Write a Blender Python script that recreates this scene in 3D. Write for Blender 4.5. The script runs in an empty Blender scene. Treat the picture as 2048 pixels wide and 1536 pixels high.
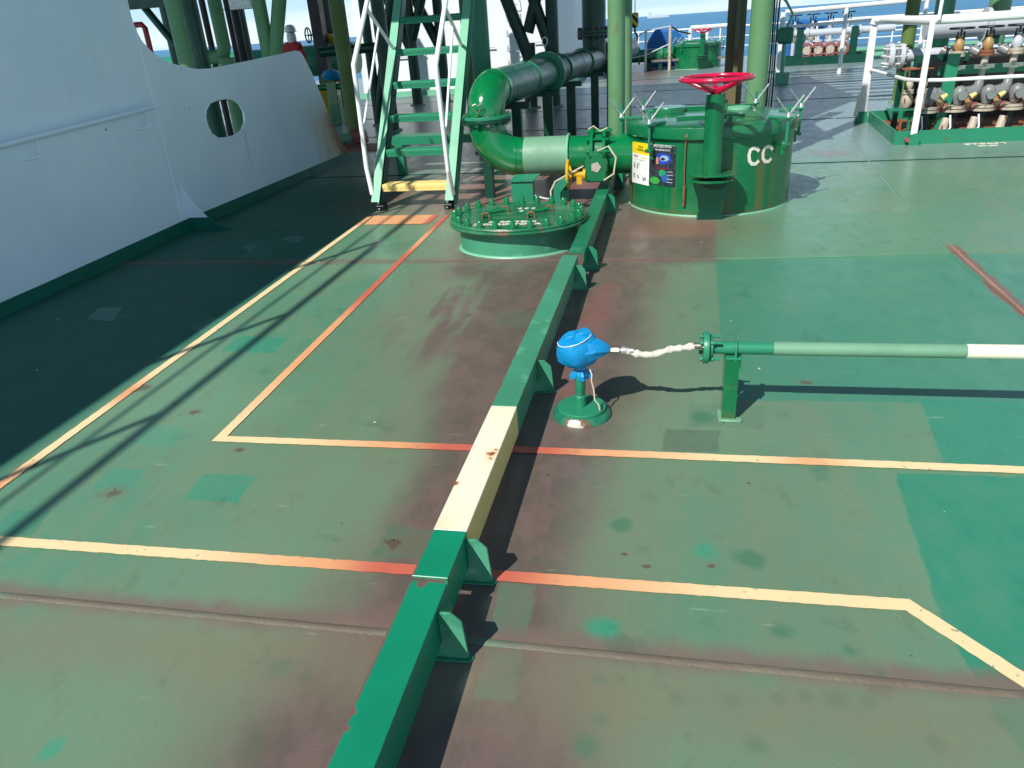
import bpy, math, random
from mathutils import Vector, Matrix
from mathutils.geometry import tessellate_polygon
random.seed(7)
S = bpy.context.scene
col = S.collection
# ---------------------------------------------------------------- camera
H = 1.65; F = 1475.0; CX, CY = 1024.0, 768.0
_r = math.atan(0.0698); _p = math.atan(715 / F)
UP = Vector((-math.sin(_r) * math.cos(_p), math.cos(_r) * math.cos(_p), math.sin(_p)))
FW = Vector(((1330 - CX) / F, (CY - 30) / F, -1)); FW -= FW.dot(UP) * UP; FW.normalize()
RT = FW.cross(UP)
R = Matrix((RT, FW, UP))                      # camera axes -> world axes
cam = bpy.data.cameras.new('camera'); co = bpy.data.objects.new('camera', cam); col.objects.link(co)
cam.sensor_fit = 'HORIZONTAL'; cam.sensor_width = 36; cam.lens = 36 * F / 2048
cam.clip_start = 0.05; cam.clip_end = 90000
co.matrix_world = Matrix.Translation((0, 0, H)) @ R.to_4x4()
S.camera = co
def ray(px, py): return R @ Vector(((px - CX) / F, (CY - py) / F, -1))
def G(px, py, z=0.0):                          # point of the height z seen at a pixel
    d = ray(px, py); return Vector((0, 0, H)) + d * ((z - H) / d.z)
def AY(px, py, Y): d = ray(px, py); return Vector((0, 0, H)) + d * (Y / d.y)
def AX(px, py, X): d = ray(px, py); return Vector((0, 0, H)) + d * (X / d.x)
# ---------------------------------------------------------------- light
SUN = Vector((-.49, -.88, 1.0)).normalized()
elev = math.asin(SUN.z); az = math.atan2(SUN.x, SUN.y)
W = bpy.data.worlds.new('World'); S.world = W; W.use_nodes = True
wn = W.node_tree.nodes; wl = W.node_tree.links
sky = wn.new('ShaderNodeTexSky'); sky.sky_type = 'NISHITA'; sky.sun_disc = False
sky.sun_elevation = elev; sky.sun_rotation = az
sky.air_density = 1.0; sky.dust_density = 0.0; sky.ozone_density = 3.0
wn['Background'].inputs['Strength'].default_value = 0.07
# pale hazy cloud bank low all round the horizon
tc = wn.new('ShaderNodeTexCoord'); sx_ = wn.new('ShaderNodeSeparateXYZ'); wl.new(tc.outputs['Generated'], sx_.inputs[0])
mr = wn.new('ShaderNodeMapRange'); mr.interpolation_type = 'SMOOTHSTEP'; mr.inputs['From Min'].default_value = .0; mr.inputs['From Max'].default_value = .6; mr.inputs['To Min'].default_value = .92; mr.inputs['To Max'].default_value = 0
wl.new(sx_.outputs[2], mr.inputs['Value'])
mp_ = wn.new('ShaderNodeMapping'); mp_.inputs['Scale'].default_value = (1.2, 1.2, 14); wl.new(tc.outputs['Generated'], mp_.inputs[0])
cn = wn.new('ShaderNodeTexNoise'); cn.inputs['Scale'].default_value = 2.2; cn.inputs['Detail'].default_value = 6; wl.new(mp_.outputs[0], cn.inputs['Vector'])
cm = wn.new('ShaderNodeMix'); cm.data_type = 'RGBA'; cm.inputs[6].default_value = (6.9, 10.2, 13.0, 1); cm.inputs[7].default_value = (10.4, 12.4, 13.8, 1)
cr = wn.new('ShaderNodeMapRange'); cr.interpolation_type = 'SMOOTHSTEP'; cr.inputs['From Min'].default_value = .4; cr.inputs['From Max'].default_value = .62; wl.new(cn.outputs[0], cr.inputs['Value']); wl.new(cr.outputs[0], cm.inputs[0])
hm = wn.new('ShaderNodeMix'); hm.data_type = 'RGBA'; wl.new(mr.outputs[0], hm.inputs[0]); wl.new(sky.outputs[0], hm.inputs[6]); wl.new(cm.outputs[2], hm.inputs[7])
wl.new(hm.outputs[2], wn['Background'].inputs[0])
sl = bpy.data.lights.new('sun', 'SUN'); sl.energy = 4.3; sl.angle = math.radians(0.5); sl.color = (1, .965, .90)
so = bpy.data.objects.new('sun', sl); col.objects.link(so)
so.rotation_euler = SUN.to_track_quat('Z', 'Y').to_euler(); so.location = (-6, -10, 14)
S.view_settings.view_transform = 'Standard'; S.view_settings.look = 'None'
S.view_settings.exposure = 0.34; S.view_settings.gamma = 1.0; S.view_settings.use_curve_mapping = False

# ---------------------------------------------------------------- mesh helpers
def ortho(d):
    d = Vector(d).normalized()
    a = Vector((0, 0, 1)) if abs(d.z) < .9 else Vector((1, 0, 0))
    u = d.cross(a).normalized(); return u, d.cross(u).normalized()
class MB:
    def __init__(s): s.v = []; s.f = []
    def add(s, vs, fs):
        n = len(s.v); s.v += [Vector(q) for q in vs]; s.f += [tuple(i + n for i in q) for q in fs]; return s
    def box(s, c, d, m=None):
        x, y, z = d[0] / 2, d[1] / 2, d[2] / 2
        vs = [Vector((a, b, e)) for a in (-x, x) for b in (-y, y) for e in (-z, z)]
        if m is not None: vs = [m @ q for q in vs]
        c = Vector(c)
        return s.add([c + q for q in vs], [(0, 1, 3, 2), (4, 6, 7, 5), (0, 4, 5, 1), (2, 3, 7, 6), (0, 2, 6, 4), (1, 5, 7, 3)])
    def cyl(s, a, b, r0, r1=None, seg=20, caps=True):
        a, b = Vector(a), Vector(b); r1 = r0 if r1 is None else r1
        u, w = ortho(b - a); vs = []
        for P_, r in ((a, r0), (b, r1)):
            vs += [P_ + (u * math.cos(2 * math.pi * i / seg) + w * math.sin(2 * math.pi * i / seg)) * r for i in range(seg)]
        fs = [(i, (i + 1) % seg, seg + (i + 1) % seg, seg + i) for i in range(seg)]
        if caps: fs += [tuple(range(seg))[::-1], tuple(range(seg, 2 * seg))]
        return s.add(vs, fs)
    def tube(s, pts, r, seg=12, closed=False, caps=True):
        pts = [Vector(q) for q in pts]; n = len(pts)
        rs = r if isinstance(r, (list, tuple)) else [r] * n
        T = []
        for i in range(n):
            a = pts[(i - 1) % n] if (i or closed) else pts[0]; b = pts[(i + 1) % n] if (i < n - 1 or closed) else pts[-1]
            T.append((b - a).normalized())
        u, w = ortho(T[0]); vs = []
        for i in range(n):
            if i:
                u = (u - u.dot(T[i]) * T[i]).normalized(); w = T[i].cross(u)
            vs += [pts[i] + (u * math.cos(2 * math.pi * k / seg) + w * math.sin(2 * math.pi * k / seg)) * rs[i] for k in range(seg)]
        fs = []
        for i in range(n if closed else n - 1):
            j = (i + 1) % n
            fs += [(i * seg + k, i * seg + (k + 1) % seg, j * seg + (k + 1) % seg, j * seg + k) for k in range(seg)]
        if not closed and caps: fs += [tuple(range(seg))[::-1], tuple(range((n - 1) * seg, n * seg))]
        return s.add(vs, fs)
    def lathe(s, prof, c, seg=48, ax=None, sx=1.0, sy=1.0):
        c = Vector(c); M = Matrix.Identity(3)
        if ax is not None:
            a = Vector(ax).normalized(); u, w = ortho(a); M = Matrix((u, w, a)).transposed()
        vs = []; n = len(prof)
        for r, z in prof:
            vs += [c + M @ Vector((r * sx * math.cos(2 * math.pi * k / seg), r * sy * math.sin(2 * math.pi * k / seg), z)) for k in range(seg)]
        fs = []
        for i in range(n - 1):
            fs += [(i * seg + k, i * seg + (k + 1) % seg, (i + 1) * seg + (k + 1) % seg, (i + 1) * seg + k) for k in range(seg)]
        if prof[0][0] > 1e-4 and prof[0] != prof[-1]: fs.append(tuple(range(seg))[::-1])
        if prof[-1][0] > 1e-4 and prof[0] != prof[-1]: fs.append(tuple(range((n - 1) * seg, n * seg)))
        return s.add(vs, fs)
    def prism(s, poly, vec, holes=()):
        vec = Vector(vec); loops = [[Vector(q) for q in poly]] + [[Vector(q) for q in h] for h in holes]
        tr = tessellate_polygon(loops); flat = [q for l in loops for q in l]; n = len(flat)
        fs = [tuple(t) for t in tr] + [tuple(i + n for i in t[::-1]) for t in tr]
        o = 0
        for l in loops:
            m = len(l); fs += [(o + i, o + (i + 1) % m, n + o + (i + 1) % m, n + o + i) for i in range(m)]; o += m
        return s.add(flat + [q + vec for q in flat], fs)
    def build(s, name, mat, parent=None, bevel=0.0, origin=None, sharp=35, label=None):
        O = Vector((0, 0, 0))
        p = parent
        while p is not None: O += p.location; p = p.parent
        L = Vector(origin) if origin is not None else Vector((0, 0, 0))
        me = bpy.data.meshes.new(name); me.from_pydata([tuple(q - O - L) for q in s.v], [], s.f)
        import bmesh
        bm = bmesh.new(); bm.from_mesh(me); bmesh.ops.recalc_face_normals(bm, faces=bm.faces)
        if bevel:
            es = [e for e in bm.edges if len(e.link_faces) == 2 and e.calc_face_angle(0) > .7]
            bmesh.ops.bevel(bm, geom=es, offset=bevel, segments=1, affect='EDGES', clamp_overlap=True)
        bm.to_mesh(me); bm.free()
        me.materials.append(mat); me.shade_smooth(); me.set_sharp_from_angle(angle=math.radians(sharp))
        o = bpy.data.objects.new(name, me); col.objects.link(o); o.location = L
        if parent is not None: o.parent = parent
        if label: o['label'] = label
        return o
def tag(o, label=None, cat=None, group=None, kind=None):
    if label: o['label'] = label
    if cat: o['category'] = cat
    if group: o['group'] = group
    if kind: o['kind'] = kind
    return o
def thing(name, loc, label, cat, group=None):
    o = bpy.data.objects.new(name, None); col.objects.link(o); o.location = loc; o.empty_display_size = .1
    return tag(o, label, cat, group)
def copy_tree(o, parent=None):
    c = o.copy(); col.objects.link(c); c.parent = parent
    for ch in list(o.children): copy_tree(ch, c)
    return c
def rib_path(fn, a, b, n): return [fn(a + (b - a) * i / n) for i in range(n + 1)]
def arc(c, r, u, v, a0, a1, n):
    c, u, v = Vector(c), Vector(u), Vector(v)
    return [c + (u * math.cos(math.radians(a0 + (a1 - a0) * i / n)) + v * math.sin(math.radians(a0 + (a1 - a0) * i / n))) * r for i in range(n + 1)]

# ---------------------------------------------------------------- shader helpers
def lin(r, g, b): return tuple(((c / 255) / 12.92 if c / 255 <= .04045 else ((c / 255 + .055) / 1.055) ** 2.4) for c in (r, g, b)) + (1,)
class Sh:
    def __init__(s, name):
        s.m = bpy.data.materials.new(name); s.m.use_nodes = True; s.t = s.m.node_tree
        s.b = s.t.nodes['Principled BSDF']
        g = s.t.nodes.new('ShaderNodeNewGeometry'); s.pos = g.outputs['Position']; s.nor = g.outputs['Normal']; s.point = g.outputs['Pointiness']
        sp = s.t.nodes.new('ShaderNodeSeparateXYZ'); s.lk(s.pos, sp.inputs[0]); s.X, s.Y, s.Z = (Ex(s, sp.outputs[i]) for i in range(3))
    def lk(s, a, b): s.t.links.new(a, b)
    def math(s, op, *a):
        n = s.t.nodes.new('ShaderNodeMath'); n.operation = op
        for i, q in enumerate(a):
            if isinstance(q, Ex): s.lk(q.o, n.inputs[i])
            else: n.inputs[i].default_value = q
        return Ex(s, n.outputs[0])
    def noise(s, scale, detail=3, rough=.55, stretch=(1, 1, 1), rot=0, off=0, dist=0):
        mp = s.t.nodes.new('ShaderNodeMapping'); mp.inputs['Scale'].default_value = stretch
        mp.inputs['Rotation'].default_value = (0, 0, rot); mp.inputs['Location'].default_value = (off, off * .7, off * .3)
        s.lk(s.pos, mp.inputs[0])
        n = s.t.nodes.new('ShaderNodeTexNoise'); n.inputs['Scale'].default_value = scale; n.inputs['Detail'].default_value = detail
        n.inputs['Roughness'].default_value = rough; n.inputs['Distortion'].default_value = dist
        s.lk(mp.outputs[0], n.inputs['Vector']); return Ex(s, n.outputs[0])
    def ss(s, a, b, x):
        n = s.t.nodes.new('ShaderNodeMapRange'); n.interpolation_type = 'SMOOTHSTEP'
        n.inputs['From Min'].default_value = a; n.inputs['From Max'].default_value = b
        if a > b:
            n.inputs['From Min'].default_value = b; n.inputs['From Max'].default_value = a
            n.inputs['To Min'].default_value = 1; n.inputs['To Max'].default_value = 0
        s.lk(x.o, n.inputs['Value']); return Ex(s, n.outputs[0])
    def mix(s, a, b, f):
        n = s.t.nodes.new('ShaderNodeMix'); n.data_type = 'RGBA'
        for q, i in ((a, 6), (b, 7)):
            if isinstance(q, Ex): s.lk(q.o, n.inputs[i])
            else: n.inputs[i].default_value = q
        if isinstance(f, Ex): s.lk(f.o, n.inputs[0])
        else: n.inputs[0].default_value = f
        return Ex(s, n.outputs[2])
    def quad(s, P, soft, warp=None):           # 1 inside a convex outline on the deck
        c = sum((Vector(q).xy for q in P), Vector((0, 0))) / len(P); d = None
        for i in range(len(P)):
            a, b = Vector(P[i]).xy, Vector(P[(i + 1) % len(P)]).xy
            n = Vector(((b - a).y, -(b - a).x)).normalized()
            if n.dot(c - a) > 0: n = -n
            e = s.X * n.x + s.Y * n.y - n.dot(a); d = e if d is None else d.max(e)
        if warp is not None: d = d + warp
        return s.ss(soft, -soft, d)
    def spot(s, c, r, soft, warp=None, asp=1.0):
        dx = (s.X - c[0]) * asp; dy = s.Y - c[1]; d = (dx * dx + dy * dy).sqrt() - r
        if warp is not None: d = d + warp
        return s.ss(soft, -soft, d)
    def bump(s, h, strength, dist=.01):
        n = s.t.nodes.new('ShaderNodeBump'); n.inputs['Strength'].default_value = strength; n.inputs['Distance'].default_value = dist
        s.lk(h.o, n.inputs['Height']); s.lk(n.outputs[0], s.b.inputs['Normal'])
    def out(s, col_, rough, metal=0, coat=0):
        for q, k in ((col_, 'Base Color'), (rough, 'Roughness'), (metal, 'Metallic'), (coat, 'Coat Weight')):
            if isinstance(q, Ex): s.lk(q.o, s.b.inputs[k])
            else: s.b.inputs[k].default_value = q
        return s.m
class Ex:
    def __init__(s, sh, o): s.sh = sh; s.o = o
    def __add__(s, q): return s.sh.math('ADD', s, q)
    __radd__ = __add__
    def __sub__(s, q): return s.sh.math('SUBTRACT', s, q)
    def __rsub__(s, q): return s.sh.math('SUBTRACT', q, s)
    def __mul__(s, q): return s.sh.math('MULTIPLY', s, q)
    __rmul__ = __mul__
    def max(s, q): return s.sh.math('MAXIMUM', s, q)
    def min(s, q): return s.sh.math('MINIMUM', s, q)
    def abs(s): return s.sh.math('ABSOLUTE', s)
    def sqrt(s): return s.sh.math('SQRT', s)
RUST = lin(105, 52, 28); PRIMER = lin(128, 86, 80)
def paint(name, rgb, rough=.35, rust=.0, dirt=.25, coat=0.0, fade=None, scale=1.0, bump=.12, primer=False):
    s = Sh(name); c = lin(*rgb)
    n1 = s.noise(3.1 * scale, 4, .6); n2 = s.noise(21 * scale, 4, .6, off=3)
    dk = tuple(q * .62 for q in c[:3]) + (1,)
    cc = s.mix(c, dk, s.ss(.45, .8, n1) * dirt * 1.6)
    if fade: cc = s.mix(cc, lin(*fade), s.ss(.42, .68, s.noise(1.7 * scale, 3, .6, off=9)) * .7)
    cc = s.mix(cc, dk, s.ss(.55, .8, n2) * dirt)
    if rust:
        st = s.noise(7 * scale, 5, .65, stretch=(1, 1, .35), off=5)
        msk = s.ss(.72 - rust * .25, .75 - rust * .25, st)
        hal = s.ss(.64 - rust * .25, .76 - rust * .25, st)
        cc = s.mix(cc, lin(120, 88, 60), hal * .55)
        cc = s.mix(cc, PRIMER if primer else RUST, msk)
    s.bump(n2 * .6 + s.noise(90 * scale, 2) * .25, bump, .01)
    return s.out(cc, s.ss(.2, .9, n1) * .25 + (rough - .1), 0, coat)

M = {}
M['green'] = paint('green_paint', (40, 132, 98), .38, rust=.12)
M['green_gloss'] = paint('glossy_green_paint', (4, 116, 62), .16, rust=.06, coat=.6, bump=.25)
M['green_pale'] = paint('pale_green_paint', (112, 158, 128), .5, dirt=.3)
M['green_hatch'] = paint('hatch_green_paint', (4, 112, 64), .3, rust=.10, coat=.3, fade=(36, 118, 74))
M['green_dark'] = paint('dark_green_paint', (6, 66, 50), .35, rust=.08)
M['green_post'] = paint('pillar_green_paint', (98, 144, 102), .45, rust=.10, fade=(92, 134, 86))
M['green_olive'] = paint('olive_green_paint', (96, 122, 62), .5, rust=.15)
M['green_mint'] = paint('mint_green_paint', (120, 186, 152), .4, rust=.05)
M['white'] = paint('white_paint', (236, 238, 236), .4, rust=.0, dirt=.06)
M['cream'] = paint('cream_paint', (240, 236, 208), .4, dirt=.05)
M['yellow'] = paint('yellow_paint', (210, 164, 30), .4, rust=.12)
M['yellow_pale'] = paint('pale_yellow_paint', (238, 212, 132), .45, rust=.14, dirt=.15)
M['pink'] = paint('pink_red_paint', (200, 10, 66), .25, coat=.5, dirt=.12, bump=.3)
M['red'] = paint('red_paint', (170, 40, 50), .4)
M['silver'] = paint('silver_paint', (188, 194, 200), .35, rust=.0, dirt=.2)
M['brass'] = paint('weathered_brass', (170, 134, 84), .45, rust=.35, dirt=.5, scale=2)
M['bone'] = paint('off_white_paint', (188, 176, 158), .5, rust=.35, dirt=.5, scale=2)
M['black'] = paint('black_paint', (22, 24, 26), .5)
M['green_far'] = paint('deep_green_paint', (14, 96, 72), .3, rust=.08)
M['band'] = paint('base_band_paint', (10, 100, 84), .4)
M['tape'] = paint('worn_tape', (214, 208, 194), .8, rust=.30, dirt=.4, scale=6, bump=.5)
M['old_silver'] = paint('old_silver_paint', (128, 132, 132), .4, rust=.3, dirt=.5, scale=2)
M['green_worn'] = paint('worn_green_paint', (14, 104, 68), .28, rust=.30, dirt=.5, fade=(84, 140, 108), scale=1.6, bump=.4, primer=True)
M['column'] = paint('stained_column_paint', (92, 96, 66), .5, rust=.4, dirt=.5, fade=(122, 104, 78))
M['rusty'] = paint('rusty_steel', (140, 84, 56), .7, rust=.3, dirt=.5)
M['primer'] = paint('red_primer', (150, 88, 84), .6, dirt=.4)
M['blue'] = paint('blue_cloth', (0, 138, 198), .5, dirt=.2, bump=.9, scale=1.3)
M['blue_dark'] = paint('blue_cover', (18, 96, 160), .6, dirt=.2)
M['rope'] = paint('pale_rope', (205, 190, 165), .8)
M['redcloth'] = paint('red_overall', (196, 62, 66), .85, dirt=.3)
def hatch_mat():
    s = Sh('hatch_green_paint'); n1 = s.noise(2.2, 4, .6); n2 = s.noise(22, 4, .6, off=3); st = s.noise(9, 4, .65, stretch=(1, 1, .06), off=5); front = s.ss(7.5, 7.4, s.Y) * s.ss(.62, .45, s.Z)
    c = s.mix(lin(2, 104, 60), lin(30, 116, 72), s.ss(.42, .66, n1) * .7)
    c = s.mix(c, lin(70, 110, 60), s.ss(.5, .72, st) * .45 * front)
    for x0, w, k in ((.865, .05, .9), (.60, .06, .5), (-.27, .04, .7), (.12, .03, .4), (.98, .04, .5)):
        c = s.mix(c, lin(108, 92, 52), s.ss(w, w * .2, (s.X - x0 + (st - .5) * .08).abs()) * front * (k * .7) * s.ss(.3, .6, st + .12))
    ch = s.noise(34, 5, .7, off=12)
    c = s.mix(c, lin(122, 84, 66), s.ss(.70, .73, ch)); c = s.mix(c, lin(96, 84, 60), s.ss(.06, .0, s.Z + (n2 - .5) * .06) * .6)
    c = s.mix(c, lin(0, 70, 40), s.ss(.55, .8, n2) * .5)
    s.bump(n2 * .8 + n1, .22, .01); return s.out(c, s.ss(.2, .9, n1) * .2 + .2, 0, .35)
M['green_hatch'] = hatch_mat()
M['cc'] = paint('letter_paint', (236, 228, 210), .5, rust=.22)
M['skin'] = paint('skin', (170, 120, 95), .6, dirt=.1)
def metal(name, rgb, rough):
    s = Sh(name); n = s.noise(40, 3)
    s.bump(n, .1, .004); return s.out(s.mix(lin(*rgb), tuple(q * .5 for q in lin(*rgb)[:3]) + (1,), s.ss(.4, .8, n)), n * .2 + rough, .85)
M['steel'] = metal('bare_steel', (178, 170, 158), .3)
M['galv'] = metal('galvanised_steel', (205, 208, 205), .4)
# wear field shared by the deck paint and the lines painted on it
def wear(s):
    n = s.noise(.9, 3, .5, stretch=(1, .45, 1), rot=.35)
    n2 = s.noise(5, 3, .5, stretch=(1, .4, 1), rot=.4, off=4)
    d = (s.X + .58).abs()
    w = .24 + s.ss(2.2, 4.2, s.Y) * .22 + s.ss(1.9, 1.1, s.Y) * .12
    f = s.ss(.48, -.26, d - w - (n - .5) * .5 - (n2 - .5) * .16)
    left = s.ss(-2.2, -1.3, s.X) * s.ss(-.4, -.6, s.X) * s.ss(2.9, 4.4, s.Y + (n - .5) * 1.5) * .85
    return f, left, n, n2

# ---------------------------------------------------------------- deck material
def deck_mat():
    s = Sh('worn_deck_paint')
    f, left, n, n2 = wear(s)
    fine = s.noise(55, 4, .65); mid = s.noise(9, 5, .65, stretch=(1, .6, 1), rot=.5, off=2); big = s.noise(.8, 3, .5, off=11)
    streak = s.noise(3.2, 3, .55, stretch=(1.6, .22, 1), rot=-.45, off=6)
    c = s.mix(lin(102, 144, 114), lin(84, 136, 107), s.ss(.38, .62, big))
    c = s.mix(c, lin(112, 136, 106), s.ss(.38, .66, mid * .65 + streak * .35) * .7)
    # far deck is greyer, left lane's dark teal deepens the bulkhead shade in the colour
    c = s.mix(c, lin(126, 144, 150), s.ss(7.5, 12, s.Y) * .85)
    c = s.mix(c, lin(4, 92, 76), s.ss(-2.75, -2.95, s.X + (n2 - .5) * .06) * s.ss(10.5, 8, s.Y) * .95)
    # brown worn zone
    br = s.mix(lin(110, 94, 87), lin(98, 86, 78), s.ss(.4, .6, mid))
    c = s.mix(c, lin(113, 121, 98), (f * 1.35 + left * .9 + s.ss(-2.4, -1.4, s.X) * s.ss(1.2, .4, s.X) * (s.ss(.30, .75, streak * .5 + n * .5) * .35 + .35) + s.ss(.5, .75, n) * .2).min(1) * .8)
    c = s.mix(c, br, s.ss(.22, .85, f + left * s.ss(.68, .36, streak)))
    red = s.spot((-1.7, 8.2), 1.3, .8, (n - .5) * 1.2).max(s.spot((.25, 6.4), .5, .45, (n - .5) * .8)).max(s.spot((-.39, 4.3), .12, .10, (n2 - .5) * .2, 1.0).max(s.quad([(-.47, 3.2), (-.36, 3.2), (-.30, 4.9), (-.42, 4.9)], .09, (n2 - .5) * .15)) * .7).max(s.spot((2.05, 9.9), .22, .15, (n2 - .5) * .5) * .6)
    c = s.mix(c, lin(140, 84, 80), red * .75)
    c = s.mix(c, br, s.quad([G(*q) for q in ((900, 500), (1430, 470), (1430, 520), (880, 560))], .12, (n - .5) * .3) * .8)
    # repainted areas: outline in the photograph turned into deck coordinates
    e1 = (s.noise(14, 4, .7, off=8) - .5) * .04
    e2 = (s.noise(5, 3, .6, off=1) - .5) * .25
    def patch(P, rgb, k, soft=.006, warp=None):
        nonlocal c
        c = s.mix(c, lin(*rgb), s.quad([G(*q) for q in P], soft, e1 if warp is None else warp) * (k * .62 + s.ss(.3, .65, mid) * (k * .34)))
    patch([(1431, 520), (2300, 500), (2300, 812), (1450, 800)], (50, 130, 106), .8)
    patch([(1431, 430), (1980, 420), (1900, 520), (1431, 520)], (78, 140, 104), .5, .03, e2 * .3)
    patch([(1840, 800), (2400, 815), (2400, 968), (1893, 938)], (36, 134, 108), .85)
    patch([(1790, 946), (2400, 965), (2400, 1700), (2100, 1600), (1885, 1245)], (28, 132, 104), .9)
    for P_, rgb, k in ((((405, 948), (513, 952), (475, 1005), (368, 1000)), (48, 138, 110), .75),
                       (((445, 702), (478, 672), (576, 675), (548, 707)), (36, 140, 112), .8),
                       (((30, 1020), (102, 1024), (62, 1070), (-30, 1068)), (40, 132, 106), .6),
                       (((218, 937), (293, 940), (258, 984), (185, 978)), (56, 140, 114), .6),
                       (((296, 851), (376, 855), (340, 893), (262, 888)), (60, 144, 116), .5),
                       (((490, 515), (520, 480), (560, 482), (535, 518)), (44, 132, 108), .3),
                       (((1330, 858), (1440, 862), (1436, 905), (1324, 902)), (84, 102, 84), .75),
                       (((1380, 808), (1530, 812), (1528, 858), (1374, 853)), (86, 122, 98), .55),
                       (((780, 1050), (862, 1062), (850, 1118), (738, 1115)), (82, 112, 88), .7),
                       (((1000, 1165), (1072, 1170), (1030, 1402), (950, 1400)), (88, 124, 98), .65),
                       (((1000, 620), (1078, 622), (1060, 655), (985, 652)), (88, 106, 86), .6),
                       (((1270, 540), (1335, 540), (1330, 560), (1265, 560)), (96, 100, 82), .6),
                       (((172, 638), (200, 615), (244, 614), (226, 642)), (110, 150, 140), .6),
                       (((380, 655), (420, 635), (470, 640), (430, 680)), (80, 140, 125), .35),
                       (((482, 495), (500, 488), (516, 492), (500, 502)), (110, 150, 140), .5),
                       (((560, 478), (580, 472), (612, 474), (595, 486)), (110, 150, 140), .5),
                       (((735, 505), (765, 484), (828, 486), (800, 507)), (84, 122, 96), .6)):
        patch(P_, rgb, k)
    def dot(px, py, rpx, rgb, k, asp=1.0, soft=.012):
        nonlocal c
        g = G(px, py); rr = (G(px + rpx, py) - g).length
        c = s.mix(c, lin(*rgb), s.spot(g, rr, soft + rr * .25, (mid - .5) * rr * 1.6, asp) * k)
    for a in ((1211, 1258, 34, (50, 144, 112), .85), (1408, 1101, 25, (60, 144, 114), .7), (100, 1500, 26, (60, 146, 116), .7, 1.4)): dot(*a)
    for x, y, r in ((1202, 1360, 14), (1200, 1438, 17), (1172, 1490, 26), (1351, 1396, 17), (1462, 1400, 14), (1556, 1398, 13), (1612, 1392, 13), (1672, 1398, 22),
                    (1735, 1402, 16), (1512, 1488, 20), (1872, 1486, 22), (2003, 1440, 18), (1242, 1050, 22), (1500, 1118, 28), (556, 1336, 24), (992, 1382, 9),
                    (1405, 835, 24), (1560, 1262, 22), (1700, 1302, 15)):
        dot(x, y, r, (58, 112, 84), .62)
    for x, y, r in ((225, 987, 15), (55, 932, 13), (280, 776, 14), (388, 824, 9), (478, 900, 8), (938, 631, 7), (788, 1086, 15), (1610, 765, 9), (1293, 1132, 6), (1420, 1131, 6), (1248, 1108, 5)):
        g = G(x, y); rr = (G(x + r, y) - g).length; c = s.mix(c, lin(120, 92, 74), s.spot(g, rr * 1.3, rr, (mid - .5) * rr * 2.5, .8) * .35); c = s.mix(c, lin(84, 62, 50), s.spot((g.x, g.y), rr * .8, rr * .22, (s.noise(22, 4, .7, off=x * .01) - .5) * rr * 4.0, .75) * .6)
    # brown bands along the plate joints
    j1 = s.ss(.085, .0, (s.Y - 1.60 + (mid - .5) * .10).abs() + (n2 - .5) * .05)
    c = s.mix(c, lin(118, 96, 90), j1 * .85)
    j1b = s.ss(.26, .02, (s.Y - 1.44 + (n2 - .5) * .30).abs()); c = s.mix(c, lin(124, 118, 96), j1b * .55)
    j2 = s.ss(.11, .0, (s.Y - 5.5 + (mid - .5) * .08).abs() + (n2 - .5) * .06) * s.ss(.6, .1, s.X); c = s.mix(c, lin(116, 92, 86), j2 * .7)
    a, b = G(1890, 480), G(2048, 625); t = (b - a).normalized(); nn = Vector((t.y, -t.x, 0))
    dd = (s.X * nn.x + s.Y * nn.y - nn.dot(a)).abs(); along = s.ss(5.9, 5.7, s.Y)
    c = s.mix(c, lin(126, 84, 70), s.ss(.052, .036, dd + (mid - .5) * .11) * along * .9)
    c = s.mix(c, lin(170, 128, 108), s.ss(.014, .008, dd) * along * .8)
    # stains, scuffs, droppings
    c = s.mix(c, lin(70, 100, 80), s.ss(.56, .74, mid) * .30)
    c = s.mix(c, lin(60, 96, 74), s.ss(.60, .72, s.noise(3.4, 5, .68, off=44)) * .35)
    c = s.mix(c, lin(60, 74, 62), s.ss(.58, .80, fine) * .34)
    grit = s.noise(170, 2, .6, off=2); c = s.mix(c, lin(64, 84, 70), s.ss(.60, .75, grit) * .22); c = s.mix(c, lin(180, 196, 170), s.ss(.68, .80, s.noise(120, 2, .6, off=31)) * .2)
    sc = s.noise(16, 3, .5, stretch=(.25, 1.6, 1), rot=1.1, off=15)
    c = s.mix(c, lin(168, 190, 166), s.ss(.70, .76, sc) * .22)
    vo = s.t.nodes.new('ShaderNodeTexVoronoi'); vo.inputs['Scale'].default_value = 2.6; vo.inputs['Randomness'].default_value = 1; s.lk(s.pos, vo.inputs['Vector'])
    c = s.mix(c, lin(225, 225, 210), s.ss(.022, .012, Ex(s, vo.outputs['Distance']) + (fine - .5) * .03))
    vo2 = s.t.nodes.new('ShaderNodeTexVoronoi'); vo2.inputs['Scale'].default_value = 3.7; s.lk(s.pos, vo2.inputs['Vector'])
    c = s.mix(c, lin(60, 46, 38), s.ss(.03, .012, Ex(s, vo2.outputs['Distance']) + (fine - .5) * .06) * .8)
    s.bump(fine * .35 + mid * .5 + big * 2.0, .13, .010)
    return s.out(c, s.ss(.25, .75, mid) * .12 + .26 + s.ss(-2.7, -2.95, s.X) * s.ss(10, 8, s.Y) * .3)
M['deck'] = deck_mat()
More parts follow.
